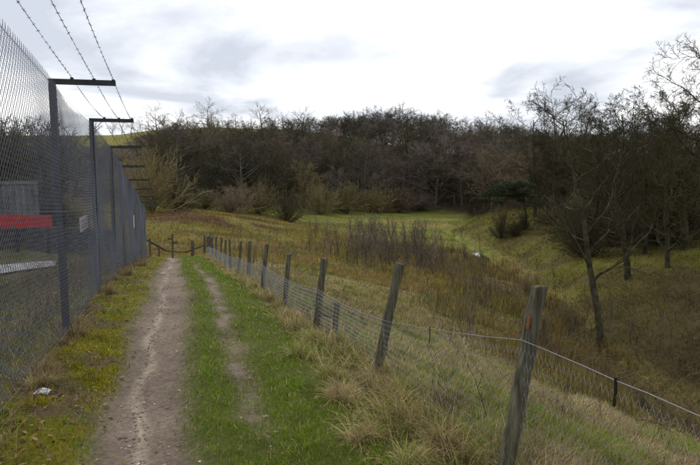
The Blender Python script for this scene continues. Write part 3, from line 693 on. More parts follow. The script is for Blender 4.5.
def build_netting_fence():
    root = thing('netting_fence', 'low wire netting fence on leaning weathered wooden posts beside the path', 'fence')
    net0, net1 = [], []
    tops = []
    for i, (s, h, ln, r) in enumerate(POSTS):
        B = rail_pt(s); n = np.array([CA, SA, 0]); 
        top = B + np.array([0, 0, h]) + n * ln * h + np.array([-SA, CA, 0]) * random.uniform(-.03, .03)
        p = wood_post(B, top, r, root, seed=i)
        hw = {0: 0.80, 1: 0.73}.get(i, NET_H - 0.05 + (0.03 if i % 2 else 0.0))
        w = B + (top - B) * (hw / h) - n * (r + 0.004)
        tops.append(w)
        mesh_np('staple', *polytube([w + np.array([0, 0, .012]), w + n * -.006, w - np.array([0, 0, .012])], 0.002, 4), M_GALV, p)
        if i == 1:
            c = B + (top - B) * 0.83
            d = (top - B) / np.linalg.norm(top - B); side = np.array([-SA * 0.2 - 0.75, -0.66, 0]); side /= np.linalg.norm(side)
            cc = c + side * (r * 0.93); tt = np.cross(d, side)
            o = mesh_np('bare_patch', *box_arrays(cc, tt * 0.007, side * 0.004, d * 0.03), M_RUST, p); o['label'] = 'orange split patch near the post top'
    pre = tops[0] + (tops[0] - tops[1]); tops = [pre] + tops
    tops = np.array(tops)
    # top wire with slack between the posts
    pts = []
    for a, b in zip(tops[:-1], tops[1:]):
        us = np.linspace(0, 1, 14)[:-1]
        pts.append(a * (1 - us[:, None]) + b * us[:, None] - np.array([0, 0, 1.]) * (random.uniform(0.0, 0.035) * 4 * us * (1 - us))[:, None] + np.array([0, 0, 1.]) * rng.normal(0, 0.0025, (13, 1)))
    pts.append(tops[-1:]); pts = np.concatenate(pts)
    mesh_np('top_wire', *polytube(pts, 0.0018, 5, False), M_GALV, root)
    # hexagonal netting, hung from the wire, one sheet to each bay
    ci = np.cumsum([0] + [13] * (len(tops) - 1))
    for bi in range(len(tops) - 1):
        seg = pts[ci[bi]:ci[bi + 1] + 1]
        Lb = np.linalg.norm(np.diff(seg, axis=0), axis=1).sum(); cell = 0.031 if bi < 6 else 0.05
        nW = int(Lb / cell); rows = 21
        i = np.arange(nW + 1)[:, None]; j = np.arange(rows + 1)[None]
        u = np.clip((i + 0.5 * ((j // 2) % 2)) / nW, 0, 1)
        us = np.linspace(0, 1, len(seg))
        T = np.stack([np.interp(u, us, seg[:, k]) for k in range(3)], -1)
        G = H(T[..., 0], T[..., 1], False) - 0.02
        f = (j / rows) + 0 * u
        z = T[..., 2] * (1 - f) + G * f
        bow = 0.03 * np.sin(f * 3.1) * (vnoise(u * 4 + bi * 7, f * 2, 19) - 0.4)
        P = np.stack([T[..., 0] + CA * bow, T[..., 1] + SA * bow, z], -1)
        u2 = np.clip((i + 1 - 0.5 * ((j // 2) % 2)) / nW, 0, 1)
        T2 = np.stack([np.interp(u2, us, seg[:, k]) for k in range(3)], -1); G2 = H(T2[..., 0], T2[..., 1], False) - 0.02
        z2 = T2[..., 2] * (1 - f) + G2 * f
        bow2 = 0.03 * np.sin(f * 3.1) * (vnoise(u2 * 4 + bi * 7, f * 2, 19) - 0.4)
        P2 = np.stack([T2[..., 0] + CA * bow2, T2[..., 1] + SA * bow2, z2], -1)
        parts = [tube_arrays(Q[:, :-1].reshape(-1, 3), Q[:, 1:].reshape(-1, 3), 0.0006 if bi < 3 else 0.00095, 0.0006 if bi < 3 else 0.00095, 3) for Q in (P, P2)]
        mesh_np('netting', *merge(parts), M_NET, root)
    # short stub post with a cross brace next to the fourth post
    B = rail_pt(5.6, 1.62); t1 = B + np.array([0.02, 0, 0.36]); wood_post(B, t1, 0.035, root, 'stub_post', 77)
    A = rail_pt(5.95) + np.array([0.05, 0, 0.2]); 
    mesh_np('brace', *polytube([A, B + np.array([0, 0, 0.2])], 0.022, 7), M_WOOD, root)
    for f in (13 + 9, 26 + 7):                     # short droppers twisted onto the top wire
        w = pts[f]; mesh_np('wire_dropper', *polytube([w + np.array([0, 0, .012]), w + np.array([.003, 0, -.05]), w + np.array([-.002, 0, -.1])], 0.006, 6), M_BARKG, root)
build_netting_fence()

# ------------------------------------------------------------------ barrier and waymark at the end of the path
def build_barrier():
    y = 28.0
    zg = lambda px: on_ground(px, y)
    a = at(147, 240, 27.0); b = at(166, 250.5, 28.0); c = at(186, 252, 28.6); d = at(203, 245.5, 28.6)
    r = thing('rail_barrier', 'low wooden rail barrier dipping across the end of the path', 'barrier', zg(175))
    L = r.location
    def rel(v): return np.array(v - L)
    mesh_np('rail', *polytube([rel(a), rel((a + b) / 2), rel(b)], 0.055, 7), M_WOOD, r)
    mesh_np('rail', *polytube([rel(b), rel((b + c) / 2) - np.array([0, 0, .03]), rel(c)], 0.04, 7), M_WOOD, r)
    mesh_np('rail', *polytube([rel(c), rel((c + d) / 2), rel(d)], 0.055, 7), M_WOOD, r)
    for px, hgt, yy, rr in ((148, .95, 27.0, .06), (157, .6, 27.5, .05), (191, 0.85, 28.6, 0.09), (203, 1.1, 28.8, 0.07), (207, 1.05, 29.5, .06), (211, 1.0, 30.3, .06)):
        g = rel(on_ground(px, yy)); wood_post(g, g + np.array([0.02, 0, hgt]), rr, r, 'post', px)
    for k in (0.5, 0.75):
        mesh_np('wire', *polytube([rel(on_ground(148, 27)) + np.array([0, 0, k]), rel(on_ground(172, 28)) + np.array([0, 0, k]), rel(on_ground(203, 28.8)) + np.array([0, 0, k])], 0.005, 4), M_BARB, r)
    w = on_ground(171, 27.6)
    t = thing('waymark_post', 'thin wooden waymark post with small arm at the end of the path', 'signpost', w)
    p = wood_post((0, 0, 0), (0.01, 0, 1.25), 0.05, t, 'post', 3)
    mesh_np('marker_arm', *box_arrays((0.12, 0, 0.78), (0.17, 0.0, 0.01), (0, 0.012, 0), (0, 0, 0.06)), M_WOOD, t)
    mesh_np('marker_arm', *box_arrays((-0.10, 0.01, 0.98), (0.13, 0.0, 0.0), (0, 0.012, 0), (0, 0, 0.05)), M_WOOD, t)
build_barrier()

# ------------------------------------------------------------------ the fenced yard
def build_yard():
    pu = [ground_at(px, py, 6) for px, py in ((-130, 279), (-60, 272.5), (0, 267), (30, 264), (56, 262))]
    pl_ = [ground_at(px, py, 6) for px, py in ((-130, 290), (-60, 282.5), (0, 275.5), (30, 271), (56, 267.5))]
    V = np.array([tuple(p + Vector((0, 0, .06))) for p in pu + pl_]); i = np.arange(4)
    o = mesh_np('yard_road', V, np.stack([i + 5, i + 6, i + 1, i], 1), M_CONC)
    tag(o, 'pale concrete road inside the fenced yard', None, None, 'structure')
    # red barrier board on posts, dark stone wall behind
    A = at(-60, 221, 19.5); B = at(52, 221.5, 22.5)
    r = thing('red_barrier', 'long red painted board on posts seen through the mesh fence', 'barrier', (A.x, A.y, Hs(A.x, A.y)))
    L = np.array(r.location); a = np.array(A); b = np.array(B); d = (b - a); ln = np.linalg.norm(d); d /= ln; nn = np.cross(d, [0, 0, 1]); nn /= np.linalg.norm(nn)
    mesh_np('board', *box_arrays((a + b) / 2 - L, d * ln / 2, nn * 0.03, np.array([0, 0, .26])), M_RED, r)
    for k in np.linspace(0.04, 0.96, 4):
        c = a + (b - a) * k; g = Hs(c[0], c[1]); c2 = np.array([c[0], c[1], (c[2] + g) / 2]) - nn * 0.08
        mesh_np('post', *box_arrays(c2 - L, d * 0.05, nn * 0.045, np.array([0, 0, (c[2] - g) / 2 + 0.2])), M_FPOST, r)
    A = at(-80, 250, 20.6); B = at(112, 250, 25.5)
    a = np.array([A.x, A.y, Hs(A.x, A.y) - .2]); b = np.array([B.x, B.y, Hs(B.x, B.y) - .2]); d = b - a; ln = np.linalg.norm(d[:2])
    w = thing('stone_wall', 'dark blockwork wall across the fenced yard', 'wall', a)
    dd = np.array([d[0], d[1], 0]) / ln; nn = np.array([dd[1], -dd[0], 0])
    bw, bh = 0.44, 0.215; nb = int(ln / bw)
    base = mesh_np('core', *box_arrays(d / 2 + np.array([0, 0, 0.75]), d / 2 * np.array([1, 1, 1]), nn * 0.09, np.array([0, 0, 0.82])), M_DARKWALL, w)
    me = None
    cnt = 0
    for row in range(7):
        for i in range(nb):
            if cnt >= 290: break
            c = d * ((i + 0.5 + 0.5 * (row % 2)) / nb) + np.array([0, 0, 0.12 + row * bh + 0.0]) + nn * random.uniform(0.095, 0.11)
            if me is None:
                o = mesh_np('block', *box_arrays((0, 0, 0), dd * (bw / 2 - 0.008), nn * 0.03, np.array([0, 0, bh / 2 - 0.008])), M_DARKWALL, w, loc=c); me = o.data
            else: link('block', me, w, c)
            cnt += 1
build_yard()
def build_container():
    A = at(-40, 215, 25.0); B = at(40, 215, 27.5); za = Hs(A.x, A.y)
    a = np.array([A.x, A.y, za]); d = np.array([B.x - A.x, B.y - A.y, 0]); ln = np.linalg.norm(d); d /= ln; nn = np.array([d[1], -d[0], 0]); nn = nn if nn @ a < 0 else -nn
    r = thing('storage_container', 'pale grey corrugated storage container in the fenced yard', 'container', a)
    mesh_np('body', *box_arrays(d * ln / 2 - nn * 1.2 + np.array([0, 0, 1.3]), d * ln / 2, nn * 1.15, np.array([0, 0, 1.2])), M_CONT, r)
    k = int(ln / 0.28)
    for i in range(k):
        mesh_np('rib', *box_arrays(d * ln * (i + .5) / k - nn * 0.03 + np.array([0, 0, 1.3]), d * 0.07, nn * 0.03, np.array([0, 0, 1.1])), M_CONT, r)
    for z in (0.1, 2.52): mesh_np('rail', *box_arrays(d * ln / 2 - nn * 0.02 + np.array([0, 0, z]), d * ln / 2, nn * 0.06, np.array([0, 0, 0.08])), M_CONT, r)
build_container()

# ------------------------------------------------------------------ trees
def unit(v):
    l = math.sqrt(v[0] * v[0] + v[1] * v[1] + v[2] * v[2]) or 1.0; return (v[0] / l, v[1] / l, v[2] / l)
class Tree:
    """recursive bare winter tree: a list of tapered segments for each level"""
    def __init__(self, seed, levels, maxlev):
        self.r = random.Random(seed); self.L = levels; self.maxlev = maxlev; self.seg = [[] for _ in range(maxlev + 1)]
    def perp(self, d, ang, az):
        a = unit((-d[1], d[0], 0.0)) if abs(d[2]) < 0.98 else (1.0, 0.0, 0.0)
        b = (d[1] * a[2] - d[2] * a[1], d[2] * a[0] - d[0] * a[2], d[0] * a[1] - d[1] * a[0])
        c, s = math.cos(ang), math.sin(ang); ca, sa = math.cos(az), math.sin(az)
        return unit(tuple(d[k] * c + (a[k] * ca + b[k] * sa) * s for k in range(3)))
    def grow(self, p, d, length, rad, lev, path=None):
        P = self.L[lev]; r = self.r; n = P['n']; pts = [p]; rads = [rad]; ds = [d]
        for i in range(n):
            w = P['wob']
            if path: q = path[i]; d = unit(tuple(q[k] - p[k] for k in range(3)))
            else:
                d = unit((d[0] + r.gauss(0, w), d[1] + r.gauss(0, w), d[2] + r.gauss(0, w) + P['trop']))
                q = tuple(p[k] + d[k] * length / n for k in range(3))
            r2 = rad * (1 - (i + 1) / n * P['taper'])
            self.seg[lev].append((p, q, rads[-1], r2)); p = q; pts.append(p); rads.append(r2); ds.append(d)
        if lev >= self.maxlev: return
        nc = P['kids']; nc = max(1, int(round(nc * r.uniform(0.75, 1.25)))); az = r.uniform(0, 6.28)
        for c in range(nc):
            t = P['start'] + (1 - P['start']) * ((c + r.uniform(0, 0.9)) / nc) ** P.get('pow', 1.0); t = min(t, 0.999)
            i = min(int(t * n), n - 1); f = t * n - i
            bp = tuple(pts[i][k] * (1 - f) + pts[i + 1][k] * f for k in range(3)); br = rads[i] * (1 - f) + rads[i + 1] * f
            az += 2.4 + r.gauss(0, 0.5)
            ang = r.uniform(*P['spread']) if 'spread' in P else P['ang'] * r.uniform(0.7, 1.3)
            cd = self.perp(ds[i + 1], ang, az)
            shp = P.get('shape', lambda t: 1 - 0.55 * t)(t)
            self.grow(bp, cd, length * P['ratio'] * shp * r.uniform(0.75, 1.2), max(min(br * P['rr'], rad * 0.7), P['minr']), lev + 1)
    def cones(self, lev):
        S = self.seg[lev]; P0 = np.array([s[0] for s in S]); P1 = np.array([s[1] for s in S])
        return cone_arrays(P0, P1, np.array([s[2] for s in S]) * 1.25)
    def arrays(self, levs, k, scale_r=1.0):
        S = [s for l in levs for s in self.seg[l]]
        if not S: return np.zeros((0, 3)), np.zeros((0, 4), int)
        P0 = np.array([s[0] for s in S]); P1 = np.array([s[1] for s in S]); r0 = np.array([s[2] for s in S]); r1 = np.array([s[3] for s in S])
        d = P1 - P0; P1 = P1 + d * 0.04
        return tube_arrays(P0, P1, r0 * scale_r, r1 * scale_r, k)

def cone_arrays(P0, P1, R0):
    n = len(P0); d = P1 - P0; d /= np.maximum(np.linalg.norm(d, axis=1, keepdims=True), 1e-9)
    up = np.where(np.abs(d[:, 2:3]) > 0.9, np.array([[1., 0, 0]]), np.array([[0, 0, 1.]]))
    a = np.cross(d, up); a /= np.linalg.norm(a, axis=1, keepdims=True); b = np.cross(d, a); th = np.arange(3) * 2.0944
    ring = P0[:, None] + (a[:, None] * np.cos(th)[None, :, None] + b[:, None] * np.sin(th)[None, :, None]) * R0[:, None, None]
    V = np.concatenate([ring, P1[:, None]], 1).reshape(-1, 3); o = (np.arange(n) * 4)[:, None, None]
    return V, (o + np.array([[1, 0, 3], [2, 1, 3], [0, 2, 3]])[None]).reshape(-1, 3)
def leaf_cloud(centres, radii, n, size, seed, squash=1.0):
    """small tilted leaf quads spread through clumps"""
    g = np.random.default_rng(seed); centres = np.asarray(centres, float); radii = np.asarray(radii, float)
    idx = g.choice(len(centres), n, p=radii ** 2 / (radii ** 2).sum())
    v = g.normal(0, 1, (n, 3)); v /= np.linalg.norm(v, axis=1, keepdims=True)
    v *= (g.random((n, 1)) ** 0.45); v[:, 2] *= squash
    c = centres[idx] + v * radii[idx][:, None]
    a = g.normal(0, 1, (n, 3)); a /= np.linalg.norm(a, axis=1, keepdims=True)
    b = np.cross(a, g.normal(0, 1, (n, 3))); b /= np.linalg.norm(b, axis=1, keepdims=True)
    s = size * g.uniform(0.6, 1.4, n)[:, None]
    V = np.stack([c - a * s, c + b * s * 0.6, c + a * s, c - b * s * 0.6], 1).reshape(-1, 3)
    return V, np.arange(n * 4).reshape(n, 4)

def far_levels(kids=(16, 11, 12), start=0.16, ang=(1.0, 0.8, 0.75), ratio=(0.52, 0.52, 0.55), wob=(.05, .16, .22, .28), minr=0.02):
    return [dict(n=7, wob=wob[0], trop=0.05, taper=0.85, kids=kids[0], start=start, ang=ang[0], ratio=ratio[0], rr=0.5, minr=0.04, shape=lambda t: 0.55 + 0.55 * math.sin(math.pi * min(1, max(0, t * 0.95)))),
            dict(n=5, wob=wob[1], trop=0.05, taper=0.8, kids=kids[1], start=0.15, ang=ang[1], ratio=ratio[1], rr=0.55, minr=0.024, shape=lambda t: 1.1 - 0.55 * t),
            dict(n=3, wob=wob[2], trop=0.05, taper=0.6, kids=kids[2], start=0.1, ang=ang[2], ratio=ratio[2], rr=0.6, minr=minr),
            dict(n=1, wob=wob[3], trop=0.05, taper=0.5, kids=0, start=0.2, ang=0.6, ratio=0.5, rr=0.7, minr=minr * 0.8)]

PROTO = {}
def make_tree(name, key, seed, height, trunk_r, levels, maxlev, twig_mat, bark=None, ivy=0, loc=(0, 0, -500), path=None, lab=('', ''), group=None, kt=3, lean=(0, 0), woodlev=2):
    T = Tree(seed, levels, maxlev)
    d = unit((lean[0], lean[1], 1))
    T.grow((0, 0, -0.3), d, height * 0.86, trunk_r, 0, path)
    root = thing(name, lab[0], lab[1], loc, 0, group)
    V, F = T.arrays(range(0, woodlev), 6)
    mesh_np('trunk', V, F, bark or M_BARK, root, smooth_shade=True)
    V, F = merge([T.arrays(range(woodlev, maxlev), kt), T.cones(maxlev)]) if maxlev > woodlev else T.cones(maxlev)
    mesh_np('crown', V, F, twig_mat, root)
    if ivy:
        pts = [s[0] for s in T.seg[0]] + [s[1] for s in T.seg[1] if s[2] > trunk_r * 0.3]
        rad = [height * 0.055 * random.uniform(.7, 1.4) for _ in pts]
        V, F = leaf_cloud(pts, rad, ivy, 0.13, seed); mesh_np('ivy', V, F, M_IVY, root)
    root['_proto'] = 1
    PROTO[key] = root
    return root

FARW = dict(seed=0)
used = set()
def plant(key, loc, sc, label, cat, group=None, rz=None):
    """first use moves the original, later uses copy it with its parts"""
    src = PROTO[key]; rz = random.uniform(0, 6.28) if rz is None else rz
    loc = Vector(loc) if not isinstance(loc, Vector) else loc
    if key not in used:
        used.add(key); src.location = loc; src.rotation_euler = (0, 0, rz); src.scale = (sc, sc, sc) if not isinstance(sc, tuple) else sc
        src['label'] = label; src['category'] = cat
        if group: src['group'] = group
        return src
    return copy_tree(src, loc, rz, sc, label, group, cat)

WOODT = [M_TWIG, M_TWIG, M_TWIGP, M_TWIG, M_TWIGO, M_TWIGR, M_TWIGD, M_TWIGD]
for i in range(8):
    make_tree('bare_tree', f'far{i}', 100 + i, 13, 0.26, far_levels(kids=(15 + i % 3, 10, 15), start=0.13 + 0.03 * (i % 4), ang=(0.9 + 0.07 * (i % 4), .8, .75), minr=0.021), 3, WOODT[i], M_BARK, ivy=(900 if i in (1, 6, 7) else 0))
make_tree('pale_tree', 'pink', 151, 11, 0.26, far_levels(kids=(20, 12, 12), start=0.16, ang=(1.1, .8, .75), ratio=(.55, .52, .55), minr=0.016), 3, M_TWIGP, M_BARK)
for i in range(3):                                # open-grown skyline trees with finer twigs
    make_tree('skyline_tree', f'sky{i}', 140 + i, 13, 0.34, far_levels(kids=(14, 11, 9), start=0.2, ang=(.95, .8, .75), ratio=(.6, .5, .5), wob=(.08, .2, .25, .3), minr=0.018), 3, M_TWIG, M_BARK)
def shrub_levels(minr=0.008):
    return [dict(n=1, wob=.02, trop=0, taper=.2, kids=46, start=0.0, ang=0.75, spread=(0.05, 1.42), ratio=6.4, rr=0.5, minr=0.03, shape=lambda t: 1.0),
            dict(n=5, wob=.13, trop=0.05, taper=.8, kids=10, start=0.1, ang=.6, ratio=.42, rr=.6, minr=0.015),
            dict(n=2, wob=.2, trop=0.06, taper=.7, kids=7, start=.1, ang=.65, ratio=.5, rr=.7, minr=minr),
            dict(n=1, wob=.25, trop=.05, taper=.6, kids=0, start=0, ang=.5, ratio=.5, rr=.7, minr=minr)]
SH = [M_TWIGO, M_TWIGR, M_TWIGO, M_TWIGD, M_TWIGP]
for i in range(5):
    make_tree('bush', f'bush{i}', 160 + i, 0.75, 0.09, shrub_levels(0.012), 3, SH[i], M_BARKG, ivy=0, woodlev=1)
# slim saplings for the scrub
def sap_levels(minr=0.004):
    return [dict(n=7, wob=.11, trop=0.05, taper=.85, kids=16, start=0.15, ang=.55, ratio=.33, rr=.5, minr=0.006, shape=lambda t: 1.1 - .6 * t),
            dict(n=3, wob=.12, trop=0.10, taper=.7, kids=5, start=0.2, ang=.5, ratio=.45, rr=.6, minr=minr),
            dict(n=1, wob=.2, trop=0.06, taper=.6, kids=0, start=0, ang=.5, ratio=.5, rr=.7, minr=minr)]
SP = [M_TWIG, M_TWIGP, M_TWIGR, M_TWIG]
for i in range(4):
    make_tree('sapling', f'sap{i}', 180 + i, 3.4, 0.03, sap_levels(0.011), 2, SP[i], SP[i], woodlev=1)
for i in range(3):                                # near stems by the netting fence
    make_tree('twiggy_stem', f'stem{i}', 190 + i, 0.9, 0.006, sap_levels(0.0015) if False else
              [dict(n=7, wob=.10, trop=0.03, taper=.8, kids=6, start=0.3, ang=.6, ratio=.35, rr=.6, minr=0.002), dict(n=4, wob=.15, trop=.08, taper=.7, kids=3, start=.3, ang=.6, ratio=.4, rr=.7, minr=.0014), dict(n=1, wob=.2, trop=.05, taper=.6, kids=0, start=0, ang=.5, ratio=.5, rr=.7, minr=.0012)],
              2, M_BRAMBLE, M_BRAMBLE, woodlev=1)

def hill_pos(px, t):
    u = (px - 350) / FPX; ang = math.atan(u)
    Ys = float(np.interp(ang, ANG, A_YS)); Yc = float(np.interp(ang, ANG, A_YC)); rad = Ys + (Yc - Ys) * t
    x, y = math.sin(ang) * rad, math.cos(ang) * rad; return Vector((x, y, Hs(x, y)))

ORD = ['nearest', 'second', 'third', 'fourth', 'fifth', 'sixth', 'seventh', 'eighth', 'ninth', 'tenth', 'eleventh', 'twelfth', 'thirteenth', 'fourteenth', 'last']
def near_post(s): return ORD[int(np.argmin([abs(s - p[0]) for p in POSTS[1:]]))]
LOOK = ['grey brown', 'ivy-clad brown', 'purplish', 'brown', 'olive', 'russet', 'ivy-clad dark', 'dark olive']
SKYX = [100, 150, 175, 205, 240, 265, 300, 330, 350, 372, 430, 470, 500, 530, 600, 720]
SKYY = [140, 128, 125, 128, 131, 127, 114, 119, 121, 111, 111, 121, 128, 134, 140, 138]
def far_wood():
    n = 0; G = 'trees of the wood on the far hillside'
    pts = []
    for tries in range(20000):
        if n >= 285: break
        px = random.uniform(158, 600); t = random.uniform(0.05, 1.1)
        if px < 330 and t > 0.80: continue
        if px < 158 and t > 0.15: continue
        if px < 180 and t > 0.45: continue
        if px < 215 and t > 0.66: continue
        u = (px - 350) / FPX; ang = math.atan(u); Ys = float(np.interp(ang, ANG, A_YS)); Yc = float(np.interp(ang, ANG, A_YC)); rad = Ys + (Yc - Ys) * t
        x, y = math.sin(ang) * rad, math.cos(ang) * rad
        if any((x - a) ** 2 + (y - b) ** 2 < 21 for a, b in pts): continue
        pts.append((x, y)); p = hill_pos(px, t)
        k = random.choices(range(8), [3, 2.5, 0.6, 3, 1.3, 0.9, 2.5, 2.5])[0]
        top = at(px, float(np.interp(px, SKYX, SKYY)) + random.uniform(-5, 7), p.y).z
        s = min(random.uniform(0.6, 1.2), max(0.42, (top - p.z) / 12.3))
        plant(f'far{k}', p, (s * 1.1, s * 1.1, s), f"{LOOK[k]} bare tree {'low' if t < .35 else 'halfway up' if t < .7 else 'high'} on the {'left' if px < 260 else 'middle' if px < 420 else 'right'} of the far hillside wood", 'tree', G); n += 1
far_wood()
# trees that stand out on the skyline
for px, ptop, t, k, lab in ((160, 110, .80, 0, 'leftmost tall bare tree on the hill skyline, beside open pasture'),
                            (178, 112, .78, 1, 'bare round-topped skyline tree just right of the leftmost one'),
                            (190, 118, .82, 2, 'slighter bare skyline tree between two bigger ones'),
                            (211, 106, .80, 0, 'crooked bare skyline tree with a forked top against the sky'),
                            (238, 124, .95, 2, 'small faint bare tree on the far field edge of the skyline'),
                            (263, 107, .84, 1, 'airy bare skyline tree alone above the tan field'),
                            (285, 116, .86, 2, 'low bare skyline tree next to the airy one'),
                            (303, 110, .84, 1, 'dense dark skyline tree where the wood thickens'),
                            (485, 121, .95, 0, 'pointed bare skyline tree where the wood drops away to the right'),
                            (522, 132, .9, 1, 'bare skyline tree at the right end of the far wood')):
    p = hill_pos(px, t); top = at(px, ptop, p.y).z
    sc_ = max(0.4, (top - p.z) / 12.0); plant(f'sky{k}', p, (sc_ * 1.25, sc_ * 1.25, sc_), lab, 'tree')
for k in range(5):
    p = hill_pos(116 + 9 * k, 0.98); plant(f'sky{k % 3}', p, random.uniform(.28, .42), 'small distant bare tree along the hilltop above the pasture', 'tree', 'little hilltop trees above the pasture')
# the broad purple-brown tree standing before the wood and its neighbours
for px, py, ptop, Y, k, lab, cat in ((435, 199, 134, 139, 2, 'broad purplish bare tree in front of the wood above the green field', 'tree'),
                            (402, 199, 148, 138, 2, 'smaller purplish bare tree left of the broad one at the field edge', 'tree'),
                            (462, 200, 150, 136, 2, 'narrow purplish bare tree right of the broad one', 'tree'),
                            (492, 200, 150, 112, 5, 'round russet bare tree behind the dark pine', 'tree'),
                            (534, 215, 152, 98, 5, 'russet bare tree right of the dark pine', 'tree')):
    p = on_ground(px, Y); top = at(px, ptop, Y).z; s = (top - p.z) / 12.5
    plant('pink' if px in (435, 402) else f'far{k}', p, (s * 1.35, s * 1.35, s * 1.12) if px == 435 else (s * 1.25, s * 1.25, s), lab, cat)
# bushes along the foot of the wood
for px, w, ptop, Y, k, lab in ((152, 80, 150, 66, 0, 'big rounded olive brown bush beside the end of the mesh fence'),
                            (178, 50, 172, 72, 3, 'dark dense bush right of the big olive bush'),
                            (205, 50, 190, 84, 0, 'low olive bush at the left end of the bush row'),
                            (232, 60, 186, 86, 1, 'wide reddish brown bush behind the grassy mound'),
                            (258, 52, 178, 90, 2, 'pale olive willow bush rising behind the reddish one'),
                            (287, 36, 190, 80, 3, 'dark compact round bush at the right end of the mound'),
                            (318, 50, 178, 118, 2, 'pale olive bush just right of the dark round bush'),
                            (345, 50, 183, 126, 0, 'olive bush in the middle of the row along the field'),
                            (372, 55, 183, 130, 2, 'wide tawny bush along the top of the green field'),
                            (398, 50, 186, 133, 1, 'reddish bush below the smaller purplish tree'),
                            (420, 40, 191, 136, 4, 'low purplish bush under the broad purplish tree'),
                            (562, 44, 212, 80, 3, 'dark low bush on the bank right of the pine'),
                            (585, 60, 215, 50, 3, 'dark spreading bush behind the leaning tree trunk'),
                            (546, 28, 224, 80, 3, 'small dark bush at the foot of the pine bank')):
    p = on_ground(px, Y); top = at(px, ptop, Y).z; h = max(1.5, top - p.z); wd = w * Y / FPX
    plant(f'bush{k}', p, (wd / 6.2, wd / 6.2, h / 4.5), lab, 'bush')
# scrub saplings in the middle of the marsh
for i in range(140):
    px = random.gauss(392, 34); Y = random.uniform(34, 62); p = on_ground(px, Y)
    if p.z > -2.8: continue
    plant(f'sap{random.choice([0, 0, 1, 1, 2, 3])}', p, random.uniform(.45, 1.35), f"slim leafless sapling in the {'near' if Y < 45 else 'middle' if Y < 54 else 'far'} {'left' if px < 388 else 'right'} of the purplish marsh thicket", 'sapling', 'saplings of the marsh thicket')
for i in range(70):
    px = random.uniform(215, 340); Y = random.uniform(22, 52); p = on_ground(px, Y)
    s, q = sq(p.x, p.y)
    if q < 2.2: continue
    plant(f'sap{random.choice([1, 2, 3])}', p, random.uniform(.2, .42), 'thin bare weed stalk standing in the straw meadow past the netting fence', 'stalk', 'weed stalks in the straw meadow')
for i in range(110):
    px = random.uniform(430, 690); py = random.uniform(262, 352); p = ground_at(px, py, 14)
    if p.y > 80 or p.x - float(stream_x(p.y)) > 3: continue
    plant(f'sap{random.choice([0, 1, 3])}', p, random.uniform(.3, .75), f"thin bare whip {'far up' if p.y > 45 else 'midway along' if p.y > 30 else 'low down'} the marshy stream side", 'sapling', 'whips along the stream')

# Scots pine
def build_pine():
    p = on_ground(527, 78); base = p
    r = thing('pine_tree', 'dark green flat-topped pine with leaning trunk by the stream', 'tree', p)
    top = np.array(at(522, 193, 78) - p)
    pts = [np.array([0, 0, -.3]), np.array([-0.1, 0, 2.0]), np.array([-.5, 0, 4.2]), top]
    parts = [polytube(pts, [0.22, 0.19, 0.15, 0.09], 8)]
    g = random.Random(4); cl, rd = [], []
    for px, py, rr in ((488, 197, .75), (496, 192, .9), (505, 189, .95), (515, 190, .9), (523, 188, .85), (531, 190, .8), (500, 197, .7), (484, 200, .45), (527, 195, .6), (511, 195, .6), (493, 199, .5), (498, 207, .5), (531, 202, .5), (519, 203, .6), (489, 205, .35), (536, 196, .4)):
        for dy in (-1.3, 0, 1.2):
            c = np.array(at(px, py - 4, 78 + dy) - p) + np.array([g.uniform(-.4, .4), 0, g.uniform(-.2, .2)])
            cl.append(c); rd.append(rr * g.uniform(.7, 1.1)); parts.append(polytube([pts[2] + (top - pts[2]) * g.uniform(0, .9), (pts[2] + c) / 2 + np.array([0, 0, .25]), c], [0.06, .04, .02], 5))
    mesh_np('trunk', *merge(parts), M_BARKG, r)
    V, F = leaf_cloud(cl, [x * 0.9 for x in rd], 13000, 0.07, 8, 0.55); mesh_np('crown', V, F, M_NEEDLE, r)
    p = on_ground(481, 73); h = at(481, 214, 73).z - p.z
    plant('sap3', p, (h / 4.2, h / 4.2, h / 3.0), 'narrow dark leafless tree beside the bright stream pool', 'tree')
    for px, w, ptop, Y, lab in ((502, 22, 211, 76, 'tall dark bush under the left side of the pine'), (516, 18, 222, 74, 'shorter dark bush at the foot of the pine trunk'), (524, 18, 216, 77, 'small dark bush right of the pine trunk')):
        p = on_ground(px, Y); h = at(px, ptop, Y).z - p.z; wd = w * Y / FPX
        plant('bush3', p, (wd / 5.2, wd / 5.2, h / 3.7), lab, 'bush')
build_pine()

# the big bare trees on the right
def near_levels(kids=(10, 9, 9, 6), ang=(.95, .8, .75, .75), ratio=(.55, .5, .48, .48), start=.38, minr=.005, wob=(.06, .22, .28, .24, .1)):
    return [dict(n=9, wob=wob[0], trop=0.03, taper=.86, kids=kids[0], start=start, ang=ang[0], ratio=ratio[0], rr=.5, minr=.03, shape=lambda t: 1.05 - .5 * t),
            dict(n=7, wob=wob[1], trop=.07, taper=.82, kids=kids[1], start=.18, ang=ang[1], ratio=ratio[1], rr=.5, minr=.014),
            dict(n=5, wob=wob[2], trop=.03, taper=.75, kids=kids[2], start=.15, ang=ang[2], ratio=ratio[2], rr=.55, minr=.008),
            dict(n=3, wob=wob[3], trop=.02, taper=.6, kids=kids[3], start=.15, ang=ang[3], ratio=ratio[3], rr=.6, minr=minr * .75),
            dict(n=1, wob=wob[4], trop=.03, taper=.5, kids=0, start=0, ang=.5, ratio=.5, rr=.7, minr=minr)]
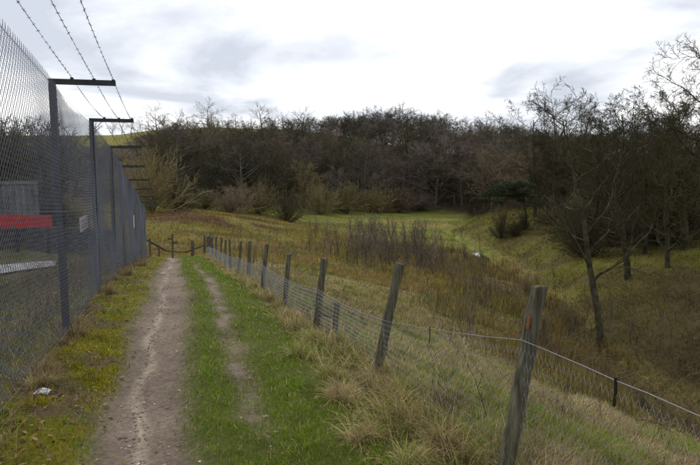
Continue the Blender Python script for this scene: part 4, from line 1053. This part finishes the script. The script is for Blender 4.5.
def right_trees():
    # leaning tree rooted by the stream
    B = ground_at(601, 346, 15)
    Y = B.y
    pass
    path = [tuple(at(px, py, Y + dy) - B) for px, py, dy in ((599, 322, 0), (595, 296, .1), (590, 270, .2), (587, 245, .3), (584, 220, .4), (579, 196, .5), (573, 172, .4), (567, 148, .3), (563, 122, .2))]
    make_tree('leaning_tree', 'lean', 301, at(565, 108, Y).z - B.z, 0.21, near_levels(kids=(14, 10, 9, 8), start=.26, minr=.007), 4, M_TWIGD, M_BARKG, loc=B, path=path,
              lab=('leaning mossy bare tree rooted by the stream, its trunk crossing the dark bank', 'tree'), woodlev=3)
    B = ground_at(628, 279, 15); Y = B.y
    path = [tuple(at(px, py, Y) - B) for px, py in ((627, 262), (625, 247), (621, 232), (617, 214), (616, 196), (618, 176), (622, 156), (624, 136), (622, 116))]
    make_tree('bank_tree', 'bank', 302, at(620, 108, Y).z - B.z, 0.24, near_levels(kids=(15, 10, 9, 7), start=.2, minr=.009), 4, M_TWIGD, M_BARKG, loc=B, path=path,
              lab=('bare tree with pale fluted trunk standing on the grassy opposite bank', 'tree'), woodlev=3)
    # one large tree leaning in at the right edge
    B = on_ground(722, 30); Y = 30
    path = [tuple(at(px, py, Y) - B) for px, py in ((722, 320), (720, 285), (718, 250), (716, 220), (713, 190), (709, 160), (706, 130), (706, 100), (708, 70))]
    make_tree('edge_tree', 'edge', 305, at(705, 55, Y).z - B.z, 0.3, near_levels(kids=(18, 11, 10, 6), start=.15, minr=.008), 4, M_TWIGD, M_BARKG, loc=B, path=path,
              lab=('tall bare tree at the right edge with arching boughs', 'tree'), woodlev=3)
    # two generic detailed trees copied through the right-hand wood
    for i in range(3):
        make_tree('valley_tree', f'val{i}', 320 + i, 12, .2, near_levels(kids=(15, 10, 9, 8), start=.08, minr=.013), 4, [M_TWIGD, M_TWIGD, M_TWIGDO][i], M_BARKG, woodlev=2, ivy=0)
    for px, ptop, Y, k, lab in ((548, 128, 86, 0, 'bare tree left of the leaning tree, at the edge of the right wood'),
                               (590, 112, 50, 1, 'bare tree seen behind the leaning tree crown'),
                               (648, 104, 46, 1, 'tall bare tree right of the pale-trunked bank tree'),
                               (672, 96, 40, 2, 'olive bare tree near the right edge'),
                               (690, 78, 46, 0, 'tall bare tree behind the tree at the right edge')):
        p = on_ground(px, Y); top = at(px, ptop, Y).z
        plant(f'val{k}', p, (top - p.z) / 12.0, lab, 'tree')
    for px in (536, 556, 574, 604, 628, 640, 661, 683, 700, 715):
        Y = random.uniform(42, 66) if px > 590 else random.uniform(84, 92)
        while (px - 350) / FPX * Y - float(stream_x(Y)) < 8: Y += 2
        p = on_ground(px, Y); top = at(px, random.uniform(104, 122) - max(0, px - 640) * .35, Y).z
        sc_ = (top - p.z) / 11.5; plant(f'val{random.randrange(3)}', p, (sc_ * 1.1, sc_ * 1.1, sc_), f"right bank tree with airy skyline crown {'left of the leaning tree' if px < 570 else 'between the leaning tree and pale trunk' if px < 622 else 'right of the pale-trunked bank tree' if px < 670 else 'by the right edge'}", 'tree', 'airy trees on the right bank')
    for i in range(26):
        px = random.uniform(568, 720); Y = random.uniform(47, 74)
        while (px - 350) / FPX * Y - float(stream_x(Y)) < 8.5: Y += 2
        p = on_ground(px, Y); h = random.uniform(3.2, 6.0); wd = random.uniform(4.5, 8)
        plant(random.choice(['bush3', 'bush3', 'bush0', 'bush2']) if i % 4 else 'bush3', p, (wd / 6.4, wd / 6.4, h / 5.2), f"thicket bush under the {'left' if px < 610 else 'middle' if px < 665 else 'right'} of the right-hand trees, {'nearer' if Y < 60 else 'farther'} row", 'bush', 'thicket bushes on the right bank')
    n = 0; pts = []
    for _ in range(4000):
        if n >= 46: break
        px = random.uniform(540, 735); Y = random.uniform(56, 120)
        if px < 590 and Y < 84: continue
        p = on_ground(px, Y)
        if p.x - stream_x(np.array([p.y]))[0] < 8 + (6 if px < 570 else 0): continue
        if any((p.x - a) ** 2 + (p.y - b) ** 2 < 14 for a, b in pts): continue
        pts.append((p.x, p.y)); top = at(px, random.uniform(128, 150), Y).z
        s = max(.45, min(1.2, (top - p.z) / 12.5))
        plant(random.choice(['val0', 'val1', 'val2', 'far7', 'far0']), p, s, f"bare tree {'at the front' if Y < 80 else 'at the back'} of the dark right-hand wood, {'left part' if px < 610 else 'middle part' if px < 665 else 'right part'}", 'tree', 'trees of the right-hand wood'); n += 1
right_trees()

# dark trees behind the fenced yard
for i in range(26):
    px = -150 + i * 8.3; Y = random.uniform(34, 50); p = on_ground(px, Y)
    top = at(px, 134 + random.uniform(-6, 9), Y).z
    plant(random.choice(['far1', 'far6', 'far7', 'far0']), p, max(.3, (top - p.z) / 12.5), f"dark bare tree behind the fenced yard, seen through the mesh {'left' if px < 48 else 'right'} of the first post", 'tree', 'row of trees behind the yard')
for i in range(16):
    px = -140 + i * 14; Y = random.uniform(30, 33); p = on_ground(px, Y)
    plant(random.choice(['bush3', 'bush0']), p, (.5, .5, .45), 'dark hedge bush at the back of the fenced yard', 'bush', 'hedge bushes behind the yard')

# ------------------------------------------------------------------ tussocks, brambles and stems
def tussock_mesh(name, seed, n, h, spread, pal_, parent=None):
    g = np.random.default_rng(seed)
    nc = 6; cc = g.normal(0, spread * 0.75, (nc, 2)); ci = g.choice(nc, n, p=g.dirichlet(np.full(nc, 2.0)))
    a = g.uniform(0, 6.28, n); rr = spread * 0.6 * np.sqrt(g.random(n))
    P = np.stack([cc[ci, 0] + np.cos(a) * rr, cc[ci, 1] + np.sin(a) * rr, np.full(n, -0.02)], 1)
    yaw = np.arctan2(P[:, 1], P[:, 0]) * 0.0 + a + g.normal(0, .9, n); bias = g.random(n) < .45; yaw[bias] = g.uniform(0, 6.28) + g.normal(0, .7, int(bias.sum()))
    h = h * g.uniform(.55, 1.2, nc)[ci]
    hh = h * g.uniform(0.45, 1.1, n)
    V, F, C = blades(P, hh, g.uniform(.003, .006, n), yaw, g.uniform(0.05, .9, n), g.uniform(.4, 2.2, n), pal(n, pal_), 4)
    return V, F, C
TUS = []
for i, (pl, h, sp) in enumerate(((STRAW, .36, .12), (STRAW + GREEN[:2], .30, .11), (DEAD + STRAW[:1], .32, .13), (GREEN + STRAW[:2], .28, .10))):
    V, F, C = tussock_mesh('tussock', 50 + i, 620, h, sp, pl)
    o = mesh_np('grass_tussock', V, F, M_BLADE, cols=C, loc=(0, 0, -500)); TUS.append(o)
tus_used = set()
def put_tussock(k, x, y, sc, label, group=None):
    if k in tus_used:
        o = TUS[k].copy(); COL.objects.link(o)
    else: o = TUS[k]; tus_used.add(k)
    o.location = (x, y, Hs(x, y)); o.rotation_euler = (0, 0, random.uniform(0, 6.28)); o.scale = (sc, sc, sc)
    for key in ('label', 'category', 'group'):
        if key in o: del o[key]
    tag(o, label, 'grass', group)
for px, py, k, sc, lab in ((345, 402, 0, .72, 'big pale straw tussock at the path edge left of the second leaning post'),
                           (380, 392, 3, .65, 'green grassy tussock at the foot of the second leaning post'),
                           (402, 395, 1, .65, 'mixed green and straw tussock just right of the second leaning post'),
                           (366, 440, 0, .6, 'pale straw tussock low at the path edge near the frame bottom'),
                           (404, 470, 1, .6, 'straw and green tussock at the bottom edge of the view'),
                           (440, 448, 2, .65, 'dark drooping tussock between the two nearest posts'),
                           (300, 358, 1, .7, 'fuzzy straw tussock on the verge below the third post'),
                           (455, 408, 2, .8, 'brown tussock on the bank right of the second leaning post'),
                           (590, 452, 3, .9, 'green tussock on the bank right of the nearest post')):
    p = ground_at(px, py, 1.5, 60); put_tussock(k, p.x, p.y, sc, lab)
for i in range(70):
    s = 3.2 + 25 * (i / 70) ** 1.15 + random.uniform(-.2, .2); q = random.gauss(1.36, .10) if i % 3 else random.gauss(1.75, .2); x, y = xy(s, q)
    put_tussock(random.choice([0, 0, 1, 2, 2]), x, y, random.uniform(.4, .75), f'straw grass tussock in the verge by the {near_post(s)} post of the netting fence', 'tussocks along the netting fence')
for i in range(60):
    s = random.uniform(1, 16); q = random.uniform(2.0, 6.5); x, y = xy(s, q)
    put_tussock(random.choice([2, 2, 0, 1]), x, y, random.uniform(.45, .85), f"dead grass tussock {'just' if q < 3.4 else 'well'} down the bank from the {near_post(s)} netting fence post", 'tussocks on the bank')
for i in range(22):
    s = random.uniform(2.5, 20); q = -1.08 - .004 * s + random.gauss(0.06, .06); x, y = xy(s, q)
    put_tussock(random.choice([2, 2, 0]), x, y, random.uniform(.35, .7), 'dry grass tuft against the foot of the mesh fence', 'tufts at the mesh fence')

for px, py, sc, lab in ((605, 425, .95, 'branching dead stem on the bank right of the nearest post'), (575, 432, .8, 'thin dead stem close to the nearest post'),
                        (455, 430, 1.0, 'tall thin dead stem between the two nearest posts'), (490, 428, .9, 'thin dead stem left of the nearest post'),
                        (560, 420, .9, 'forked dead stem just right of the nearest post'), (640, 415, .6, 'short dead stem near the thin stake'),
                        (430, 405, .8, 'thin dead stem right of the second leaning post'), (655, 430, .7, 'dead stem toward the right frame edge')):
    p = ground_at(px, py, 1.5, 60); plant(f'stem{random.randrange(3)}', p, sc, lab, 'stem')
for i in range(60):
    s = random.uniform(2.5, 18); q = random.uniform(1.6, 6); x, y = xy(s, q)
    plant(f'stem{random.randrange(3)}', Vector((x, y, Hs(x, y))), random.uniform(.4, .9), f"thin dead weed stem {'just' if q < 3.4 else 'well'} down the bank from the {near_post(s)} netting fence post", 'stem', 'dead stems on the bank')

def brambles(name, label, n, sampler, length, rad, seed, mat, m=6, twigs=True):
    g = np.random.default_rng(seed); X, Y = sampler(g, n); n = len(X); p = np.stack([X, Y, H(X, Y) - .03], 1)
    a = g.uniform(0, 6.28, n); el = g.uniform(.6, 1.5, n); L = length * g.uniform(.4, 1.2, n); S0, S1, r0, r1 = [], [], [], []
    for k in range(m):
        d = np.stack([np.cos(a) * np.cos(el), np.sin(a) * np.cos(el), np.sin(el)], 1); q = p + d * (L / m)[:, None]
        S0.append(p); S1.append(q); r0.append(np.full(n, rad * (1 - k / m * .6))); r1.append(np.full(n, rad * (1 - (k + 1) / m * .6))); p = q
        el = el - g.uniform(.08, .4, n); a = a + g.normal(0, .15, n)
        if k > 0 and twigs:
            b = a + g.choice([-1, 1], n) * g.uniform(.4, 1.1, n); q2 = p + np.stack([np.cos(b), np.sin(b), g.uniform(0, .8, n)], 1) * (L * g.uniform(.08, .2, n))[:, None]
            S0.append(p); S1.append(q2); r0.append(np.full(n, rad * .5)); r1.append(np.full(n, rad * .3))
    o = mesh_np(name, *tube_arrays(np.concatenate(S0), np.concatenate(S1), np.concatenate(r0), np.concatenate(r1), 3), mat); tag(o, label, None, None, 'stuff')
def samp_bank(g, n):
    Y = g.uniform(12, 37, n); X = stream_x(Y) + g.normal(4.0, 4.2, n); return X, Y
brambles('bramble_tangle', 'dark tangle of brambles along the stream under the right trees', 2700, samp_bank, 1.7, .011, 3, M_BRAMBLE)
def samp_right(g, n):
    Y = g.uniform(50, 120, n); X = Y * g.uniform(.36, .75, n); k = X - stream_x(Y) > 11; return X[k], Y[k]
brambles('right_undergrowth', 'dark undergrowth beneath the right-hand wood', 2800, samp_right, 2.3, .019, 13, M_TWIGD, 4)
def samp_hill(g, n):
    an = g.uniform(-.42, .42, n); t = g.uniform(-.04, .95, n); t = np.where(an < .0, t * .85, t); Ys = np.interp(an, ANG, A_YS); Yc = np.interp(an, ANG, A_YC); rd = Ys + (Yc - Ys) * t
    return np.sin(an) * rd, np.cos(an) * rd
brambles('hillside_brush', 'brown undergrowth beneath the wood on the far hillside', 4200, samp_hill, 2.8, .034, 14, M_TWIG, 4)
def samp_yard(g, n):
    s = g.uniform(2, 26, n); q = -1.35 - np.abs(g.normal(0, 1.1, n)); return xy(s, q)
brambles('yard_brambles', 'dark bramble tangle just behind the mesh fence', 1000, samp_yard, .75, .004, 21, M_BRAMBLE)
def samp_fence(g, n):
    s = g.uniform(2.2, 20, n); q = -1.08 - .004 * s + g.normal(.03, .07, n); return xy(s, q)
brambles('fence_foot_stems', 'dry bramble stems along the foot of the mesh fence', 420, samp_fence, .5, .0022, 6, M_BRAMBLE)
def samp_slope(g, n):
    s = g.uniform(2.5, 22, n); q = 1.7 + abs(g.normal(0, 2.6, n)); return xy(s, q)
brambles('bank_stems', 'thin dead stems tangled through the bank grass', 700, samp_slope, .55, .0022, 9, M_BRAMBLE)

# ------------------------------------------------------------------ litter by the fence
def litter():
    p = ground_at(43, 394, 1.5, 30); g = np.random.default_rng(2)
    n, m = 9, 7
    u, v = np.meshgrid(np.linspace(-1, 1, n), np.linspace(-1, 1, m))
    z = 0.03 * g.random((m, n)) + 0.05 * np.exp(-(u ** 2 + v ** 2) * 2)
    V = np.stack([u * .075 + .01 * g.normal(0, 1, (m, n)), v * .045 + .008 * g.normal(0, 1, (m, n)), z], -1).reshape(-1, 3)
    V2 = V * np.array([.96, .96, 1]) - np.array([0, 0, .012])
    i = np.arange(m - 1)[:, None]; j = np.arange(n - 1)[None]; F = np.stack([i * n + j, i * n + j + 1, (i + 1) * n + j + 1, (i + 1) * n + j], -1).reshape(-1, 4)
    o = mesh_np('plastic_scrap', np.vstack([V, V2]), np.vstack([F, F[:, ::-1] + len(V)]), M_PLASTIC, loc=p + Vector((0, 0, .008))); o.scale = (.62, .62, .55)
    tag(o, 'crumpled white plastic scrap on the moss by the mesh fence', 'litter')
litter()

# any model never placed in the view is not part of the place
for key, o in list(PROTO.items()):
    if key not in used and o.location.z < -400:
        for c in list(o.children): bpy.data.objects.remove(c)
        bpy.data.objects.remove(o)
    else:
        pass
for o in scene.objects:
    if '_proto' in o: del o['_proto']
print('objects', len(scene.objects), 'tris', sum(len(m.loops) - 2 * len(m.polygons) for m in bpy.data.meshes))
